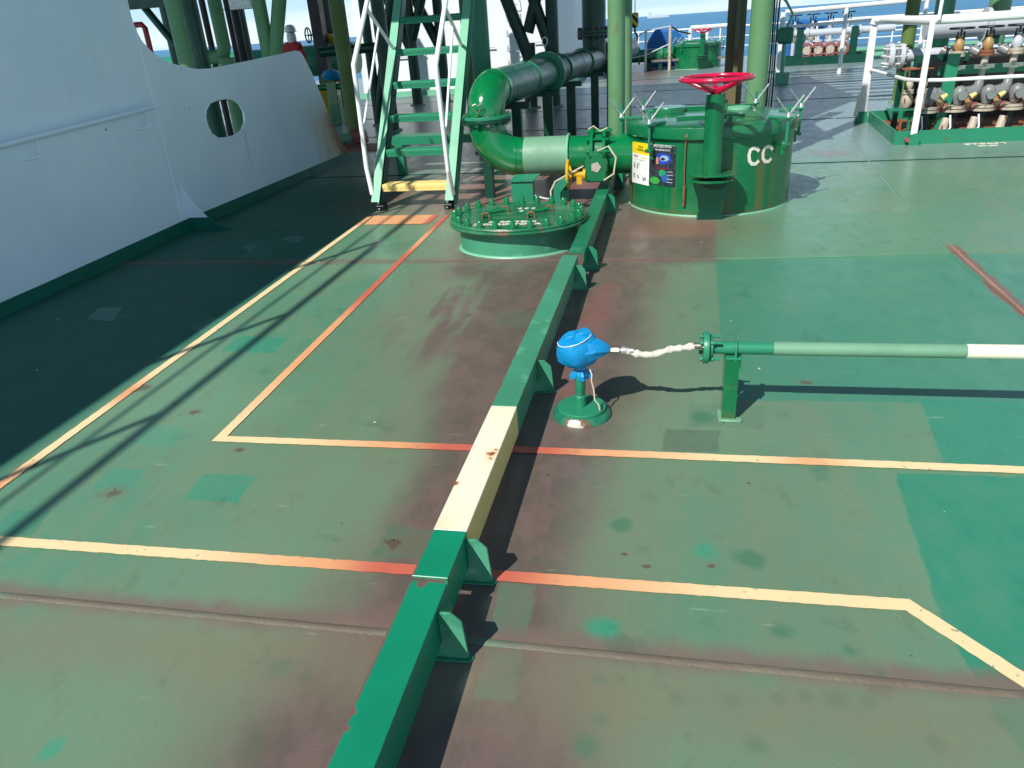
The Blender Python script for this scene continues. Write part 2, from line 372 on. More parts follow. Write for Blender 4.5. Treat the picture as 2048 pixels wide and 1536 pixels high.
def line_mat():
    s = Sh('line_paint'); f, left, n, n2 = wear(s); fine = s.noise(60, 4, .65); mid = s.noise(9, 4, .6, off=2)
    cross = s.ss(2.9, 2.8, s.Y); lane = s.ss(-2.3, -2.2, s.X) * s.ss(2.75, 2.9, s.Y)
    dx = (s.X + .68).abs() + (n2 - .5) * .12
    o1 = (s.ss(1.05, .35, dx) * cross).max(s.spot((.62, 2.68), .12, .12) * .8).max(lane * s.ss(2.6, 3.6, s.Y)).max(s.spot((-2.78, 2.1), .25, .2) ).max(s.spot((-2.8, 3.1), .12, .12)).max(s.ss(6.6, 6.75, s.Y))
    o2 = (s.ss(.46, .20, dx) * cross).max(lane * s.ss(4.1, 4.7, s.Y) * s.ss(6.1, 5.6, s.Y)).max(s.ss(-2.25, -2.2, s.X) * s.ss(6.2, 6.7, s.Y))
    c = s.mix(lin(236, 210, 160), lin(224, 160, 112), (o1 + (n2 - .5) * .35).min(1).max(0))
    c = s.mix(c, lin(188, 74, 68), o2 * .8)
    c = s.mix(c, lin(150, 96, 62), s.ss(.66, .78, mid) * .5)
    c = s.mix(c, lin(120, 90, 60), s.ss(.62, .8, fine) * .55); c = s.mix(c, lin(110, 140, 108), s.ss(.63, .66, s.noise(26, 5, .7, off=40)) * .8)
    s.bump(fine, .1, .006); return s.out(c, .55)
M['line'] = line_mat()
def seam_mat():
    s = Sh('weld_seam'); mid = s.noise(12, 4, .6)
    c = s.mix(lin(112, 106, 90), lin(106, 92, 80), s.ss(.35, .65, s.noise(4, 4, .6)) * .7)
    c = s.mix(c, lin(92, 134, 110), s.ss(.5, .7, s.noise(1.3, 3, .5, off=4)) * .7)
    s.bump(s.noise(70, 3), .3, .01); return s.out(c, .5)
M['seam'] = seam_mat()
def bulkhead_mat():
    s = Sh('white_bulkhead_paint'); n = s.noise(.9, 3); st = s.noise(5, 4, .6, stretch=(1, 1, .12)); m = s.noise(14, 5, .65)
    c = s.mix(lin(234, 246, 255), lin(224, 240, 250), s.ss(.4, .65, n))
    c = s.mix(c, lin(170, 176, 165), s.ss(.55, .8, st) * .1)
    edge = s.Y - (10.85 - s.Z * .58)          # distance to the sloping end
    r = s.ss(-1.25, -.25, edge + (st - .5) * .9) * s.ss(1.05, .5, s.Z)
    c = s.mix(c, lin(196, 176, 132), r * .9)
    wd = s.ss(.03, .0, (s.Y - 8.0 + (st - .5) * .1).abs()) * s.ss(.78, .7, s.Z) * s.ss(.2, .6, s.Z); c = s.mix(c, lin(150, 160, 150), wd * .35)
    c = s.mix(c, lin(70, 60, 52), s.ss(.775, .79, s.noise(7, 2, .5, off=30)))
    c = s.mix(c, lin(150, 82, 42), s.ss(-.42, -.08, edge + (m - .5) * .5) * s.ss(.85, .55, s.Z))
    c = s.mix(c, lin(84, 50, 36), s.ss(.70, .74, m) * s.ss(-.35, 0, edge))
    s.bump(n * 3 + m * .3, .12, .02); return s.out(c, .42)
M['bulkhead'] = bulkhead_mat()
def sea_mat():
    s = Sh('sea_water')
    w = s.noise(.05, 6, .65, stretch=(1, 1.7, 1), rot=.4); w2 = s.noise(.5, 5, .6, stretch=(1, 1.6, 1), rot=.3); w3 = s.noise(.012, 4, .5)
    c = s.mix(lin(34, 106, 150), lin(60, 136, 180), s.ss(.35, .65, w * .6 + w3 * .4))
    c = s.mix(c, lin(225, 235, 240), s.ss(.74, .78, s.noise(.16, 6, .7, stretch=(1, 2.2, 1), rot=.5, off=7)) * .8)
    s.bump(w * 6 + w2 * 1.2, .8, .8)
    s.b.inputs['IOR'].default_value = 1.33
    s.b.inputs['Specular IOR Level'].default_value = .25
    return s.out(c, .34)
M['sea'] = sea_mat()
def beam_mat(name, base, chips):
    s = Sh(name); mid = s.noise(8, 5, .65); fine = s.noise(60, 3); big = s.noise(2.2, 3)
    c = s.mix(lin(*base), tuple(q * .8 for q in lin(*base)[:3]) + (1,), s.ss(.35, .7, big))
    c = s.mix(c, lin(110, 190, 156), s.ss(.60, .64, s.noise(3.4, 4, .6, off=13)) * chips)
    for g, r in chips_at:
        c = s.mix(c, lin(112, 84, 78), s.spot(g, r, .006, (mid - .5) * .09, 1.3))
    # worn left arris
    wn_ = s.noise(2.6, 5, .7, stretch=(.2, 1, .2), off=21)
    c = s.mix(c, lin(112, 84, 80), s.ss(-.697, -.700, s.X + (wn_ - .50) * .03) * s.ss(.183, .185, s.Z))
    c = s.mix(c, lin(40, 90, 66), s.ss(.62, .8, fine) * .4)
    s.bump(fine * .5 + mid, .15, .006); return s.out(c, .36)
chips_at = [(Vector((-.697, 1.10)), .016), (Vector((-.700, 1.15)), .013), (Vector((-.665, 1.605)), .018), (Vector((-.692, 2.93)), .010), (Vector((-.687, 3.27)), .015), (Vector((-.69, 3.46)), .012), (Vector((-.68, 3.82)), .010), (Vector((-.675, 4.45)), .012), (Vector((-.645, 5.12)), .014), (Vector((-.62, 6.4)), .02), (Vector((-.58, 7.2)), .02)]
M['beam_a'] = beam_mat('coaming_paint_near', (16, 140, 102), .12)
M['beam_b'] = beam_mat('coaming_paint_faded', (70, 150, 116), .3)
M['beam_c'] = beam_mat('coaming_paint_far', (24, 120, 82), .2)
def cream_beam():
    s = Sh('coaming_cream_paint'); mid = s.noise(10, 5, .65); fine = s.noise(70, 3)
    c = s.mix(lin(240, 232, 205), lin(225, 212, 172), s.ss(.4, .7, s.noise(2, 3)))
    g = AY(985, 915, 2.62); e = s.noise(30, 4, .7)
    for q, r, k in (((-.604, 2.34), .018, 1), ((-.610, 2.30), .012, 1), ((-.697, 2.13), .009, 1), ((-.598, 2.37), .008, 1)):
        c = s.mix(c, lin(224, 186, 130), s.spot(q, r * 1.6, .02, (e - .5) * .05, 1.0) * .5)
        c = s.mix(c, lin(156, 78, 30), s.spot(q, r * .8, .006, (e - .5) * .08, 1.0))
    c = s.mix(c, lin(150, 74, 28), s.ss(.018, .004, (s.Y - 2.335 + (mid - .5) * .02).abs()) * s.ss(.188, .182, s.Z) * s.ss(-.61, -.60, s.X))
    s.bump(fine * .4 + mid, .1, .006); return s.out(c, .4)
M['beam_cream'] = cream_beam()
M['cream_web'] = paint('yellowed_cream_paint', (226, 206, 130), .5, rust=.12, dirt=.2)

# ---------------------------------------------------------------- setting
def sheet(x0, x1, y0, y1, z): return MB().add([(x0, y0, z), (x1, y0, z), (x1, y1, z), (x0, y1, z)], [(0, 1, 2, 3)])
sea = MB().add([(-45000, -45000, -13), (45000, -45000, -13), (45000, 60000, -13), (-45000, 60000, -13)], [(0, 1, 2, 3)]).build('sea', M['sea']); tag(sea, kind='structure', label='blue sea around the ship')
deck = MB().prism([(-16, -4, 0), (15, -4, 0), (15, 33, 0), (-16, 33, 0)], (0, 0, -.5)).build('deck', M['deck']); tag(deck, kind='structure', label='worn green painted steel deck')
hull = MB().prism([(-15.9, -30, -.5), (14.9, -30, -.5), (14.9, 33, -.5), (-15.9, 33, -.5)], (0, 0, -13)).build('hull', M['green_dark']); tag(hull, kind='structure')
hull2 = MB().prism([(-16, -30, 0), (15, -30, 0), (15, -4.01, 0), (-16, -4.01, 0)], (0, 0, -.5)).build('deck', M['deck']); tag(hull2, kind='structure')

def ribbon(pts, w, z=.004, jag=.0016, step=.022, closed=False):   # painted line with slightly ragged edges
    mb = MB(); pts = [Vector((p[0], p[1], 0)) for p in pts]; rows = []
    for i in range(len(pts)):
        if i == 0: n = (pts[1] - pts[0])
        elif i == len(pts) - 1: n = (pts[-1] - pts[-2])
        else: n = ((pts[i] - pts[i - 1]).normalized() + (pts[i + 1] - pts[i]).normalized())
        n.normalize(); q = Vector((n.y, -n.x, 0))
        if 0 < i < len(pts) - 1:
            t = (pts[i] - pts[i - 1]).normalized(); q = q / max(.45, abs(q.dot(Vector((t.y, -t.x, 0)))))
        rows.append((pts[i], q))
    L = []
    for i in range(len(rows) - 1):
        (a, qa), (b, qb) = rows[i], rows[i + 1]; m = max(1, int((b - a).length / step))
        for k in range(m + (i == len(rows) - 2)):
            t = k / m; c = a.lerp(b, t); q = qa.lerp(qb, t)
            L.append((c - q * (w / 2 + random.uniform(-jag, jag)), c + q * (w / 2 + random.uniform(-jag, jag))))
    vs = []
    for a, b in L: vs += [(a.x, a.y, z), (b.x, b.y, z)]
    return mb.add(vs, [(2 * i, 2 * i + 1, 2 * i + 3, 2 * i + 2) for i in range(len(L) - 1)])
def pline(px, w, **k):
    return ribbon([G(*q) for q in px], w, **k).build('painted_line', M['line'], deck)
ribbon([(-2.755, .6), (-2.775, 2.2), (-2.885, 7.05)], .052).build('painted_line', M['line'], deck)
ribbon([(-2.075, 7.03), (-1.995, 2.668), (-.72, 2.683)], .052).build('painted_line', M['line'], deck)
ribbon([(-.60, 2.684), (1.45, 2.69), (4.2, 2.70)], .052).build('painted_line', M['line'], deck)
ribbon([(-4.3, 1.852), (-2.45, 1.86), (-.73, 1.874)], .052).build('painted_line', M['line'], deck)
ribbon([(-.62, 1.876), (.763, 1.884), (1.06, 1.53), (1.6, .9)], .052).build('painted_line', M['line'], deck)
sheet(0, 0, 0, 0, 0)
MB().add([(-2.82, 6.72, .004), (-2.17, 6.715, .004), (-2.16, 7.075, .004), (-2.85, 7.085, .004)], [(0, 1, 2, 3)]).build('painted_mark', M['line'], deck)
def seam(pts, w, h, m='seam'):
    mb = MB(); P_ = [Vector(p) for p in pts]; vs = []; n = 0
    for i in range(len(P_) - 1):
        a, b = P_[i], P_[i + 1]; t = (b - a).normalized(); q = Vector((t.y, -t.x, 0)); k = max(2, int((b - a).length / .04))
        for j in range(k + 1):
            c = a.lerp(b, j / k); ww = w * random.uniform(.92, 1.08)
            for u, z in ((-1, .001), (-.45, h * .8), (.1, h * random.uniform(.95, 1.05)), (.55, h * .7), (1, .001)):
                vs.append(c + q * u * ww / 2 + Vector((0, 0, z)))
            n += 1
    return mb.add(vs, [(5 * i + j, 5 * i + j + 1, 5 * i + j + 6, 5 * i + j + 5) for i in range(n - 1) for j in range(4)]).build('weld_seam', M[m], deck, sharp=80)
seam([(-4.55, 1.60, 0), (-2.2, 1.592, 0), (-.71, 1.585, 0)], .03, .006)
seam([(-.60, 1.585, 0), (.96, 1.577, 0), (5, 1.565, 0)], .03, .006)
seam([(-4.5, 5.455, 0), (-2.5, 5.49, 0), (-.75, 5.506, 0)], .022, .006, 'deck')
seam([(-.58, 5.506, 0), (.41, 5.50, 0), (1.2, 5.53, 0), (2.04, 5.614, 0), (4.5, 5.82, 0)], .022, .006, 'deck')
seam([tuple(G(2200, 760)), tuple(G(2048, 625)), tuple(G(1893, 503)), tuple(G(1760, 350)), tuple(G(1590, 140))], .03, .008, 'deck')
for yy in (9.35, 13.2, 16.2, 19.6, 23.4): seam([(-8, yy, 0), (9, yy - .1, 0)], .04, .008, 'green_dark')

# distant ship on the horizon
q = AY(1316, 29, 6000)
ms = MB().box((q.x, 6000, -6), (150, 30, 14)).box((q.x - 55, 6000, 10), (24, 24, 26)).box((q.x + 10, 6000, 4), (60, 20, 8))
o = ms.build('distant_ship', M['silver'], origin=(q.x, 6000, -13)); tag(o, 'tiny pale ship far away on the sea horizon', 'ship')

# ---------------------------------------------------------------- white bulkhead on the left
WX = -4.62
bh = thing('bulkhead', (WX, 4, 0), 'tall white steel bulkhead with curved cut-out and oval hole on the left', 'bulkhead')
def wp(px, py): q = AX(px, py, WX); return (WX, q.y, q.z)
outer = [(WX, -6, .1), (WX, -6, 3.5), (WX, 6.35, 3.5), (WX, 6.45, 2.6)] + [wp(*q) for q in ((255, 0), (262, 30), (271, 58), (284, 82), (300, 100), (320, 116), (345, 127), (375, 135), (395, 138), (420, 137), (500, 121), (592, 101))]
outer += [wp(*q) for q in ((600, 103), (607, 112), (622, 142), (640, 185), (660, 235), (680, 278), (697, 306))] + [(WX, 10.8, .04), (WX, 6.6, .10)]
hole = [wp(*q) for q in ((450, 197), (466, 199), (479, 208), (488, 224), (490, 243), (484, 260), (470, 271), (450, 276), (437, 277), (424, 268), (415, 252), (411, 236), (412, 220), (420, 206), (434, 200))]
MB().prism(outer, (-.02, 0, 0), [hole]).build('plate', M['bulkhead'], bh)
MB().tube(hole, .008, seg=8, closed=True).build('hole_rim', M['bulkhead'], bh)
MB().prism([(WX + .004, -6, 0), (WX + .004, 6.6, 0), (WX + .004, 10.95, 0), (WX + .004, 10.78, .105), (WX + .004, 8.5, .115), (WX + .004, 6.6, .125), (WX + .004, 4.2, .095), (WX + .004, -6, .095)], (-.028, 0, 0)).build('base_band', M['band'], bh)
MB().tube([wp(271, 55), wp(280, 95), wp(305, 190), wp(350, 372), wp(362, 440)], .006, seg=6).build('weld_bead', M['bulkhead'], bh)
# bracket plate that stands out from the wall, white above, green foot
br = [AX(350, 370, WX), AX(362, 443, WX)]
Yb = 6.62
cur = [Vector((WX, Yb, .47)), Vector((WX + .04, Yb, .36)), Vector((WX + .10, Yb, .25)), Vector((WX + .19, Yb, .145)), Vector((WX + .30, Yb, .06)), Vector((WX + .44, Yb, .012)), Vector((WX + .44, Yb, 0)), Vector((WX, Yb, 0))]
MB().prism([cur[0], cur[1], cur[2], cur[3], Vector((WX + .20, Yb, .13)), Vector((WX, Yb, .13))], (0, .014, 0)).build('bracket', M['bulkhead'], bh)
MB().prism([Vector((WX, Yb, .13)), Vector((WX + .20, Yb, .13)), cur[4], cur[5], cur[6], cur[7]], (0, .014, 0)).build('bracket_foot', M['band'], bh)
# hand rail along the wall
rail = MB().tube([(WX + .075, -2, .93), (WX + .075, 4.6, 1.118), (WX + .075, 6.42, 1.19)], .021).build('handrail', M['bulkhead'], bh)
for yy in (2.9, 4.95, 6.3):
    z = .93 + (yy + 2) * .0305
    MB().tube([(WX + .075, yy, z - .01), (WX + .075, yy, z - .13), (WX + .065, yy - .01, z - .15), (WX + .04, yy - .05, z - .155), (WX, yy - .09, z - .155)], .009, seg=8).build('bracket_arm', M['bulkhead'], rail)
# guard rail standing on top of the bulkhead
gr = thing('guard_rail', (WX, 0, 3.5), 'white guard rail standing along the top edge of the bulkhead', 'railing')
MB().tube([(WX, -4, 4.45), (WX, 6.2, 4.45)], .03).build('top_rail', M['white'], gr)
MB().tube([(WX, -4, 4.0), (WX, 6.2, 4.0)], .013).build('middle_rail', M['white'], gr)
for yy in (-2.75, -1.0, .42, 2.2, 4.0, 5.8): MB().box((WX, yy, 3.97), (.014, .075, .94)).build('stanchion', M['white'], gr)

# ---------------------------------------------------------------- coaming bars down the middle of the deck
def coaming(name, y0, y1, xr0, xr1, mats, brk, label, z=.19):
    t = thing(name, ((xr0 + xr1) / 2, (y0 + y1) / 2, 0), label, 'deck coaming', 'green coaming bars along the deck')
    w = .112
    for (a, b, mt) in mats:
        xa = xr0 + (xr1 - xr0) * (a - y0) / (y1 - y0); xb = xr0 + (xr1 - xr0) * (b - y0) / (y1 - y0)
        MB().prism([(xa - w, a, z), (xa, a, z), (xb, b, z), (xb - w, b, z)], (0, 0, -.009)).build('top_flange', mt, t, bevel=.0015)
        MB().prism([(xa - .0015, a, z - .0092), (xa - .0105, a, z - .0092), (xb - .0105, b, z - .0092), (xb - .0015, b, z - .0092)], (0, 0, -.125)).build('web', M['cream_web'] if mt is M['beam_cream'] else mt, t)
    for yb in brk:
        xb = xr0 + (xr1 - xr0) * (yb - y0) / (y1 - y0)
        p = MB().prism([(xb, yb, .172), (xb + .035, yb, .174), (xb + .068, yb, .142), (xb + .078, yb, .012), (xb + .06, yb, 0), (xb - .055, yb, 0), (xb - .045, yb, .03), (xb - .02, yb, .05), (xb, yb, .055)], (0, .009, 0)).build('bracket', M['beam_b'] if mats[0][2] is not M['beam_c'] else M['green'], t, bevel=.001)
        MB().prism([(xb - .075, yb - .018, 0), (xb + .082, yb - .012, 0), (xb + .092, yb + .008, 0), (xb + .08, yb + .022, 0), (xb - .075, yb + .022, 0)], (0, 0, .006)).build('foot_pad', M['green'], p, bevel=.002)
    return t
coaming('coaming_bar', -.3, 1.618, -.604, -.590, [(-.3, 1.618, M['beam_a'])], [.55, 1.51], 'nearest coaming bar, bright green with chipped left edge, running to the bottom of the photo', z=.187)
coaming('coaming_bar', 1.636, 4.985, -.592, -.552, [(1.636, 1.863, M['beam_a']), (1.863, 2.728, M['beam_cream']), (2.728, 4.985, M['beam_b'])], [1.84, 3.24, 4.80], 'long middle coaming bar with a cream painted section and pale green far half')
coaming('coaming_bar', 5.045, 8.6, -.515, -.47, [(5.045, 8.6, M['beam_c'])], [5.25, 7.03, 8.2], 'far coaming bar passing between the oval manhole and the round hatch')

# ---------------------------------------------------------------- transmitter under the blue bag
bx, by = -.335, 3.03
def chipm():
    s = Sh('chipped_base_paint'); e = s.noise(60, 4, .7); c = s.mix(lin(40, 132, 98), lin(30, 100, 76), s.ss(.4, .7, s.noise(12, 3)))
    c = s.mix(c, lin(112, 78, 62), s.spot((bx - .01, by - .14), .06, .015, (e - .5) * .10)); c = s.mix(c, lin(205, 205, 185), s.spot((bx - .02, by - .15), .035, .01, (e - .5) * .12))
    s.bump(e, .3, .006); return s.out(c, .35)
t = thing('level_transmitter', (bx, by, 0), 'small green deck transmitter stand whose head is tied up in a blue cloth bag', 'transmitter')
MB().lathe([(.137, 0), (.137, .006), (.128, .022), (.120, .030), (.0, .030)], (bx, by, 0), 40).build('base_ring', chipm(), t)
MB().lathe([(.112, .030), (.112, .044), (.108, .047), (0, .047)], (bx, by, 0), 40).build('base_flange', M['green'], t)
MB().lathe([(.026, .047), (.026, .095), (.021, .10), (.021, .125), (.024, .13), (.024, .20), (.021, .215), (.021, .26)], (bx - .005, by, 0), 20).build('stem', M['green'], t)
def bag():
    mb = MB(); n = 30; rings = []
    # rx, ry, centre offset x, centre z, tilt of the ring about y, fold depth
    R_ = [(.040, .034, .0, .190, .0, .32), (.042, .036, .0, .212, .0, .30), (.024, .022, .0, .236, .0, .10), (.034, .032, -.002, .246, .0, .10), (.062, .052, -.010, .258, .05, .10),
          (.082, .068, -.016, .277, .06, .07), (.094, .078, -.010, .305, .10, .05), (.097, .082, -.010, .335, .18, .03), (.090, .080, -.018, .362, .24, .02), (.079, .075, -.025, .384, .29, .012), (.076, .072, -.025, .387, .29, .010), (.045, .042, -.024, .394, .29, .03), (.003, .003, -.024, .395, .29, 0)]
    for k, (rx, ry, ox, z, tl, fd) in enumerate(R_):
        for i in range(n):
            a = 2 * math.pi * i / n
            w = 1 + fd * (math.sin(4 * a + .6 + k * .25) + .5 * math.sin(9 * a + k * .7))
            x = rx * w * math.cos(a); y = ry * w * math.sin(a)
            rings.append((bx + ox + x * math.cos(tl), by + y, z + x * math.sin(tl) + y * .12 * (tl > .2) + .004 * math.sin(5 * a + k)))
    mb.add(rings, [(k * n + i, k * n + (i + 1) % n, (k + 1) * n + (i + 1) % n, (k + 1) * n + i) for k in range(len(R_) - 1) for i in range(n)])
    return mb
bag_o = bag().build('blue_bag', M['blue'], None, origin=(bx, by, .19), sharp=28)
tag(bag_o, 'bright blue cloth bag tied over the transmitter head', 'cloth bag')
# pointed corner pulled over the hose end and the stitched seam
MB().tube([(bx + .0, by - .01, .328), (bx + .04, by - .012, .335), (bx + .075, by - .010, .338), (bx + .100, by - .006, .335), (bx + .118, by - .003, .331), (bx + .126, by, .328)], [.066, .060, .048, .036, .024, .018], seg=8).build('gathered_corner', M['blue'], bag_o, sharp=25)
MB().tube([(bx - .025 + .080 * math.cos(a) * .96, by + .077 * math.sin(a), .386 + .080 * math.cos(a) * .286 + .0093 * math.sin(a) + .0015 * (i_ % 2)) for i_, a in enumerate([math.pi * (1.0 + .95 * i / 16) for i in range(17)])], .0018, seg=5).build('stitched_seam', M['white'], bag_o)
MB().tube([(bx + .029 * math.cos(a * .6), by + .027 * math.sin(a * .6), .236 + .0008 * a) for a in range(22)], .003, seg=6).build('tie', M['silver'], bag_o)
MB().tube([(bx + .040, by - .02, .245), (bx + .052, by - .03, .22), (bx + .05, by - .034, .19), (bx + .06, by - .04, .15), (bx + .064, by - .045, .10), (bx + .082, by - .05, .078), (bx + .088, by - .052, .05)], .0038, seg=6).build('cord', M['rope'], bag_o)
# hose from the bag to the small pipe
hz = .327
hose = thing('flexible_hose', (bx + .12, by, hz), 'short flexible hose wrapped in white tape joining blue bag to small pipe', 'hose')
MB().cyl((bx + .118, by, hz), (bx + .135, by, hz), .012).cyl((bx + .135, by, hz), (bx + .145, by, hz), .016, seg=6).build('collar', M['steel'], hose)
MB().cyl((bx + .145, by, hz), (bx + .172, by, hz), .018, seg=6).cyl((bx + .172, by, hz), (bx + .182, by, hz), .012).build('nut', M['steel'], hose)
MB().cyl((bx + .182, by, hz), (bx + .200, by, hz), .020, seg=12).cyl((bx + .2, by, hz), (bx + .235, by, hz - .002), .013).build('ferrule', M['galv'], hose)
hp = [(bx + .20 + .30 * i / 24, by, hz - .002 - .018 * math.sin(math.pi * min(1, i / 15)) + .028 * max(0, (i - 9) / 15) ** 1.3) for i in range(25)]
MB().tube(hp, [.0150 + .0030 * math.sin(i * 2.1) * (i % 2 == 0) + .0022 * math.sin(i * 1.7 + 1) for i in range(25)], seg=14).build('tape_wrap', M['tape'], hose, sharp=20)
e = hp[-1]
MB().cyl((e[0] - .01, by, e[2]), (e[0] + .030, by, e[2] + .001), .0145).build('sleeve', M['steel'], hose)
MB().cyl((e[0] + .030, by, e[2]), (e[0] + .055, by, e[2]), .018, seg=6).cyl((e[0] + .055, by, e[2]), (.198, by, e[2]), .011).build('nut', M['steel'], hose)
# small pipe with flange and support
py_, pz = 3.05, .338
sp = thing('small_pipe', (.34, py_, 0), 'thin green pipe turning cream at its far right end, carried on a small stand', 'pipe')
MB().lathe([(.0, 0), (.068, 0), (.070, .004), (.070, .022), (.066, .026), (0, .026)], (.198, py_, pz), 28, ax=(1, 0, 0)).build('flange', M['green'], sp)
MB().lathe([(.0, 0), (.050, 0), (.052, .012), (.036, .018), (0, .018)], (.224, py_, pz), 24, ax=(1, 0, 0)).build('flange', M['green'], sp)
for k in range(4):
    a = math.radians(45 + 90 * k); dy, dz = .053 * math.cos(a), .053 * math.sin(a)
    MB().cyl((.184, py_ + dy, pz + dz), (.270, py_ + dy, pz + dz), .0065, seg=8).cyl((.184, py_ + dy, pz + dz), (.196, py_ + dy, pz + dz), .011, seg=6).cyl((.226, py_ + dy, pz + dz), (.242, py_ + dy, pz + dz), .012, seg=6).build('bolt', M['green'], sp)
MB().cyl((.235, py_, pz), (.50, py_, pz), .0275, seg=24).build('pipe_end', M['green'], sp)
MB().cyl((.49, py_, pz), (1.245, py_, pz + .0), .0295, seg=24).build('pipe', M['green_pale'], sp)
MB().cyl((1.24, py_, pz), (4.6, py_, pz), .0300, seg=24).build('pipe_end', M['cream'], sp, label='cream painted end of the pipe')
MB().tube([(.335, py_ - .035, pz - .045)] + arc((.335, py_, pz), .035, (0, -1, 0), (0, 0, 1), 0, 180, 10) + [(.335, py_ + .035, pz - .045)], .0055, seg=8).build('clamp', M['green'], sp)
MB().prism([(.295, py_ - .04, .297), (.362, py_ - .04, .297), (.362, py_ + .05, .297), (.295, py_ + .05, .297)], (0, 0, .009)).box((.3595, py_ + .005, .272), (.006, .09, .045)).build('saddle', M['green'], sp, bevel=.002)
MB().prism([(.293, py_ - .038, 0), (.352, py_ - .038, 0), (.352, py_ - .032, 0), (.299, py_ - .032, 0), (.299, py_ + .04, 0), (.293, py_ + .04, 0)], (0, 0, .296)).build('support_leg', M['green_hatch'], sp)
MB().prism([(.28, py_ - .055, 0), (.375, py_ - .06, 0), (.385, py_ - .04, 0), (.31, py_ + .05, 0), (.28, py_ + .05, 0)], (0, 0, .01)).build('foot_pad', M['green_pale'], sp, bevel=.003)
MB().box((2.9, py_, .15), (.05, .05, .30)).build('support_leg', M['green'], sp)

# ---------------------------------------------------------------- oval manhole
mx, my = -1.155, 5.985
mh = thing('manhole', (mx, my, 0), 'oval green manhole with bolted lid and white hand painted letters', 'manhole')
MB().lathe([(1, 0), (1, .2)], (mx, my, 0), 64, sx=.49, sy=.42).build('coaming', M['beam_b'], mh)
MB().lathe([(1.02, 0), (1.0, .012), (1.0, .0125)], (mx, my, 0), 64, sx=.50, sy=.43).build('weld_bead', M['green_mint'], mh, sharp=80)
MB().lathe([(1.0, .195), (1.01, .205), (1.0, .222), (0.0, .222)], (mx, my, 0), 64, sx=.565, sy=.495).build('ring', M['green_worn'], mh)
MB().lathe([(1.0, .2225), (1.008, .232), (.99, .244), (0.0, .244)], (mx, my, 0), 64, sx=.56, sy=.49).build('lid', M['green_worn'], mh)
zl = .244
nut = MB().lathe([(.036, 0), (.036, .005), (.029, .007), (.029, .026), (.027, .030), (.026, .042), (.020, .056), (.010, .064), (0, .066)], (0, 0, 0), 12).build('nut', M['green_gloss'])
nm = nut.data; bpy.data.objects.remove(nut)
for k in range(24):
    a = 2 * math.pi * (k + .3) / 24
    o = bpy.data.objects.new('nut', nm); col.objects.link(o); o.parent = mh; o.scale = (.92, .92, .95)
    o.location = (.525 * math.cos(a), .455 * math.sin(a), zl)
for dx in (-.24, .135):
    # two staples with a bent bar between
    for (ox, oy) in ((.115, .095), (.0, -.13)):
        MB().tube(arc((mx + dx + ox, my + oy, zl + .02), .030, (1, 0, 0), (0, 0, 1), 0, 180, 8) , .007, seg=8).cyl((mx + dx + ox - .03, my + oy, zl), (mx + dx + ox - .03, my + oy, zl + .02), .007, seg=8).cyl((mx + dx + ox + .03, my + oy, zl), (mx + dx + ox + .03, my + oy, zl + .02), .007, seg=8).build('staple', M['rusty'], mh)
    MB().tube([(mx + dx + .11, my + .09, zl + .028), (mx + dx + .05, my + .06, zl + .02), (mx + dx - .04, my + .01, zl + .02), (mx + dx - .06, my - .05, zl + .02), (mx + dx - .02, my - .1, zl + .02), (mx + dx + .01, my - .13, zl + .03)], .013, seg=10).build('handle', M['green_gloss'], mh)
def text(body, size, loc, mat, parent, name='lettering', rot=(0, 0, 0), th=.001, bold=0.0, sx=1.0):
    cu = bpy.data.curves.new(name, 'FONT'); cu.body = body; cu.size = size; cu.extrude = th; cu.offset = bold; cu.align_x = 'CENTER'; cu.align_y = 'CENTER'; cu.resolution_u = 3
    tmp = bpy.data.objects.new('tmp', cu); col.objects.link(tmp); dg = bpy.context.evaluated_depsgraph_get()
    me = bpy.data.meshes.new_from_object(tmp.evaluated_get(dg)); bpy.data.objects.remove(tmp)
    me.materials.clear(); me.materials.append(mat); me.name = name
    o = bpy.data.objects.new(name, me); col.objects.link(o); O = Vector((0, 0, 0)); p = parent
    while p is not None: O += p.location; p = p.parent
    o.location = Vector(loc) - O; o.rotation_euler = rot; o.scale = (sx, 1, 1); o.parent = parent; return o
for b, x, y, sz in (('4 0 0', mx + .04, my + .22, .055), ('0', mx + .01, my + .13, .055), ('O BR TEMI', mx - .0, my - .24, .062), ('O OSRO TORA', mx - .04, my - .315, .062)):
    text(b, sz, (x, y, zl + .0015), M['cc'], mh, bold=.002, sx=1.35)

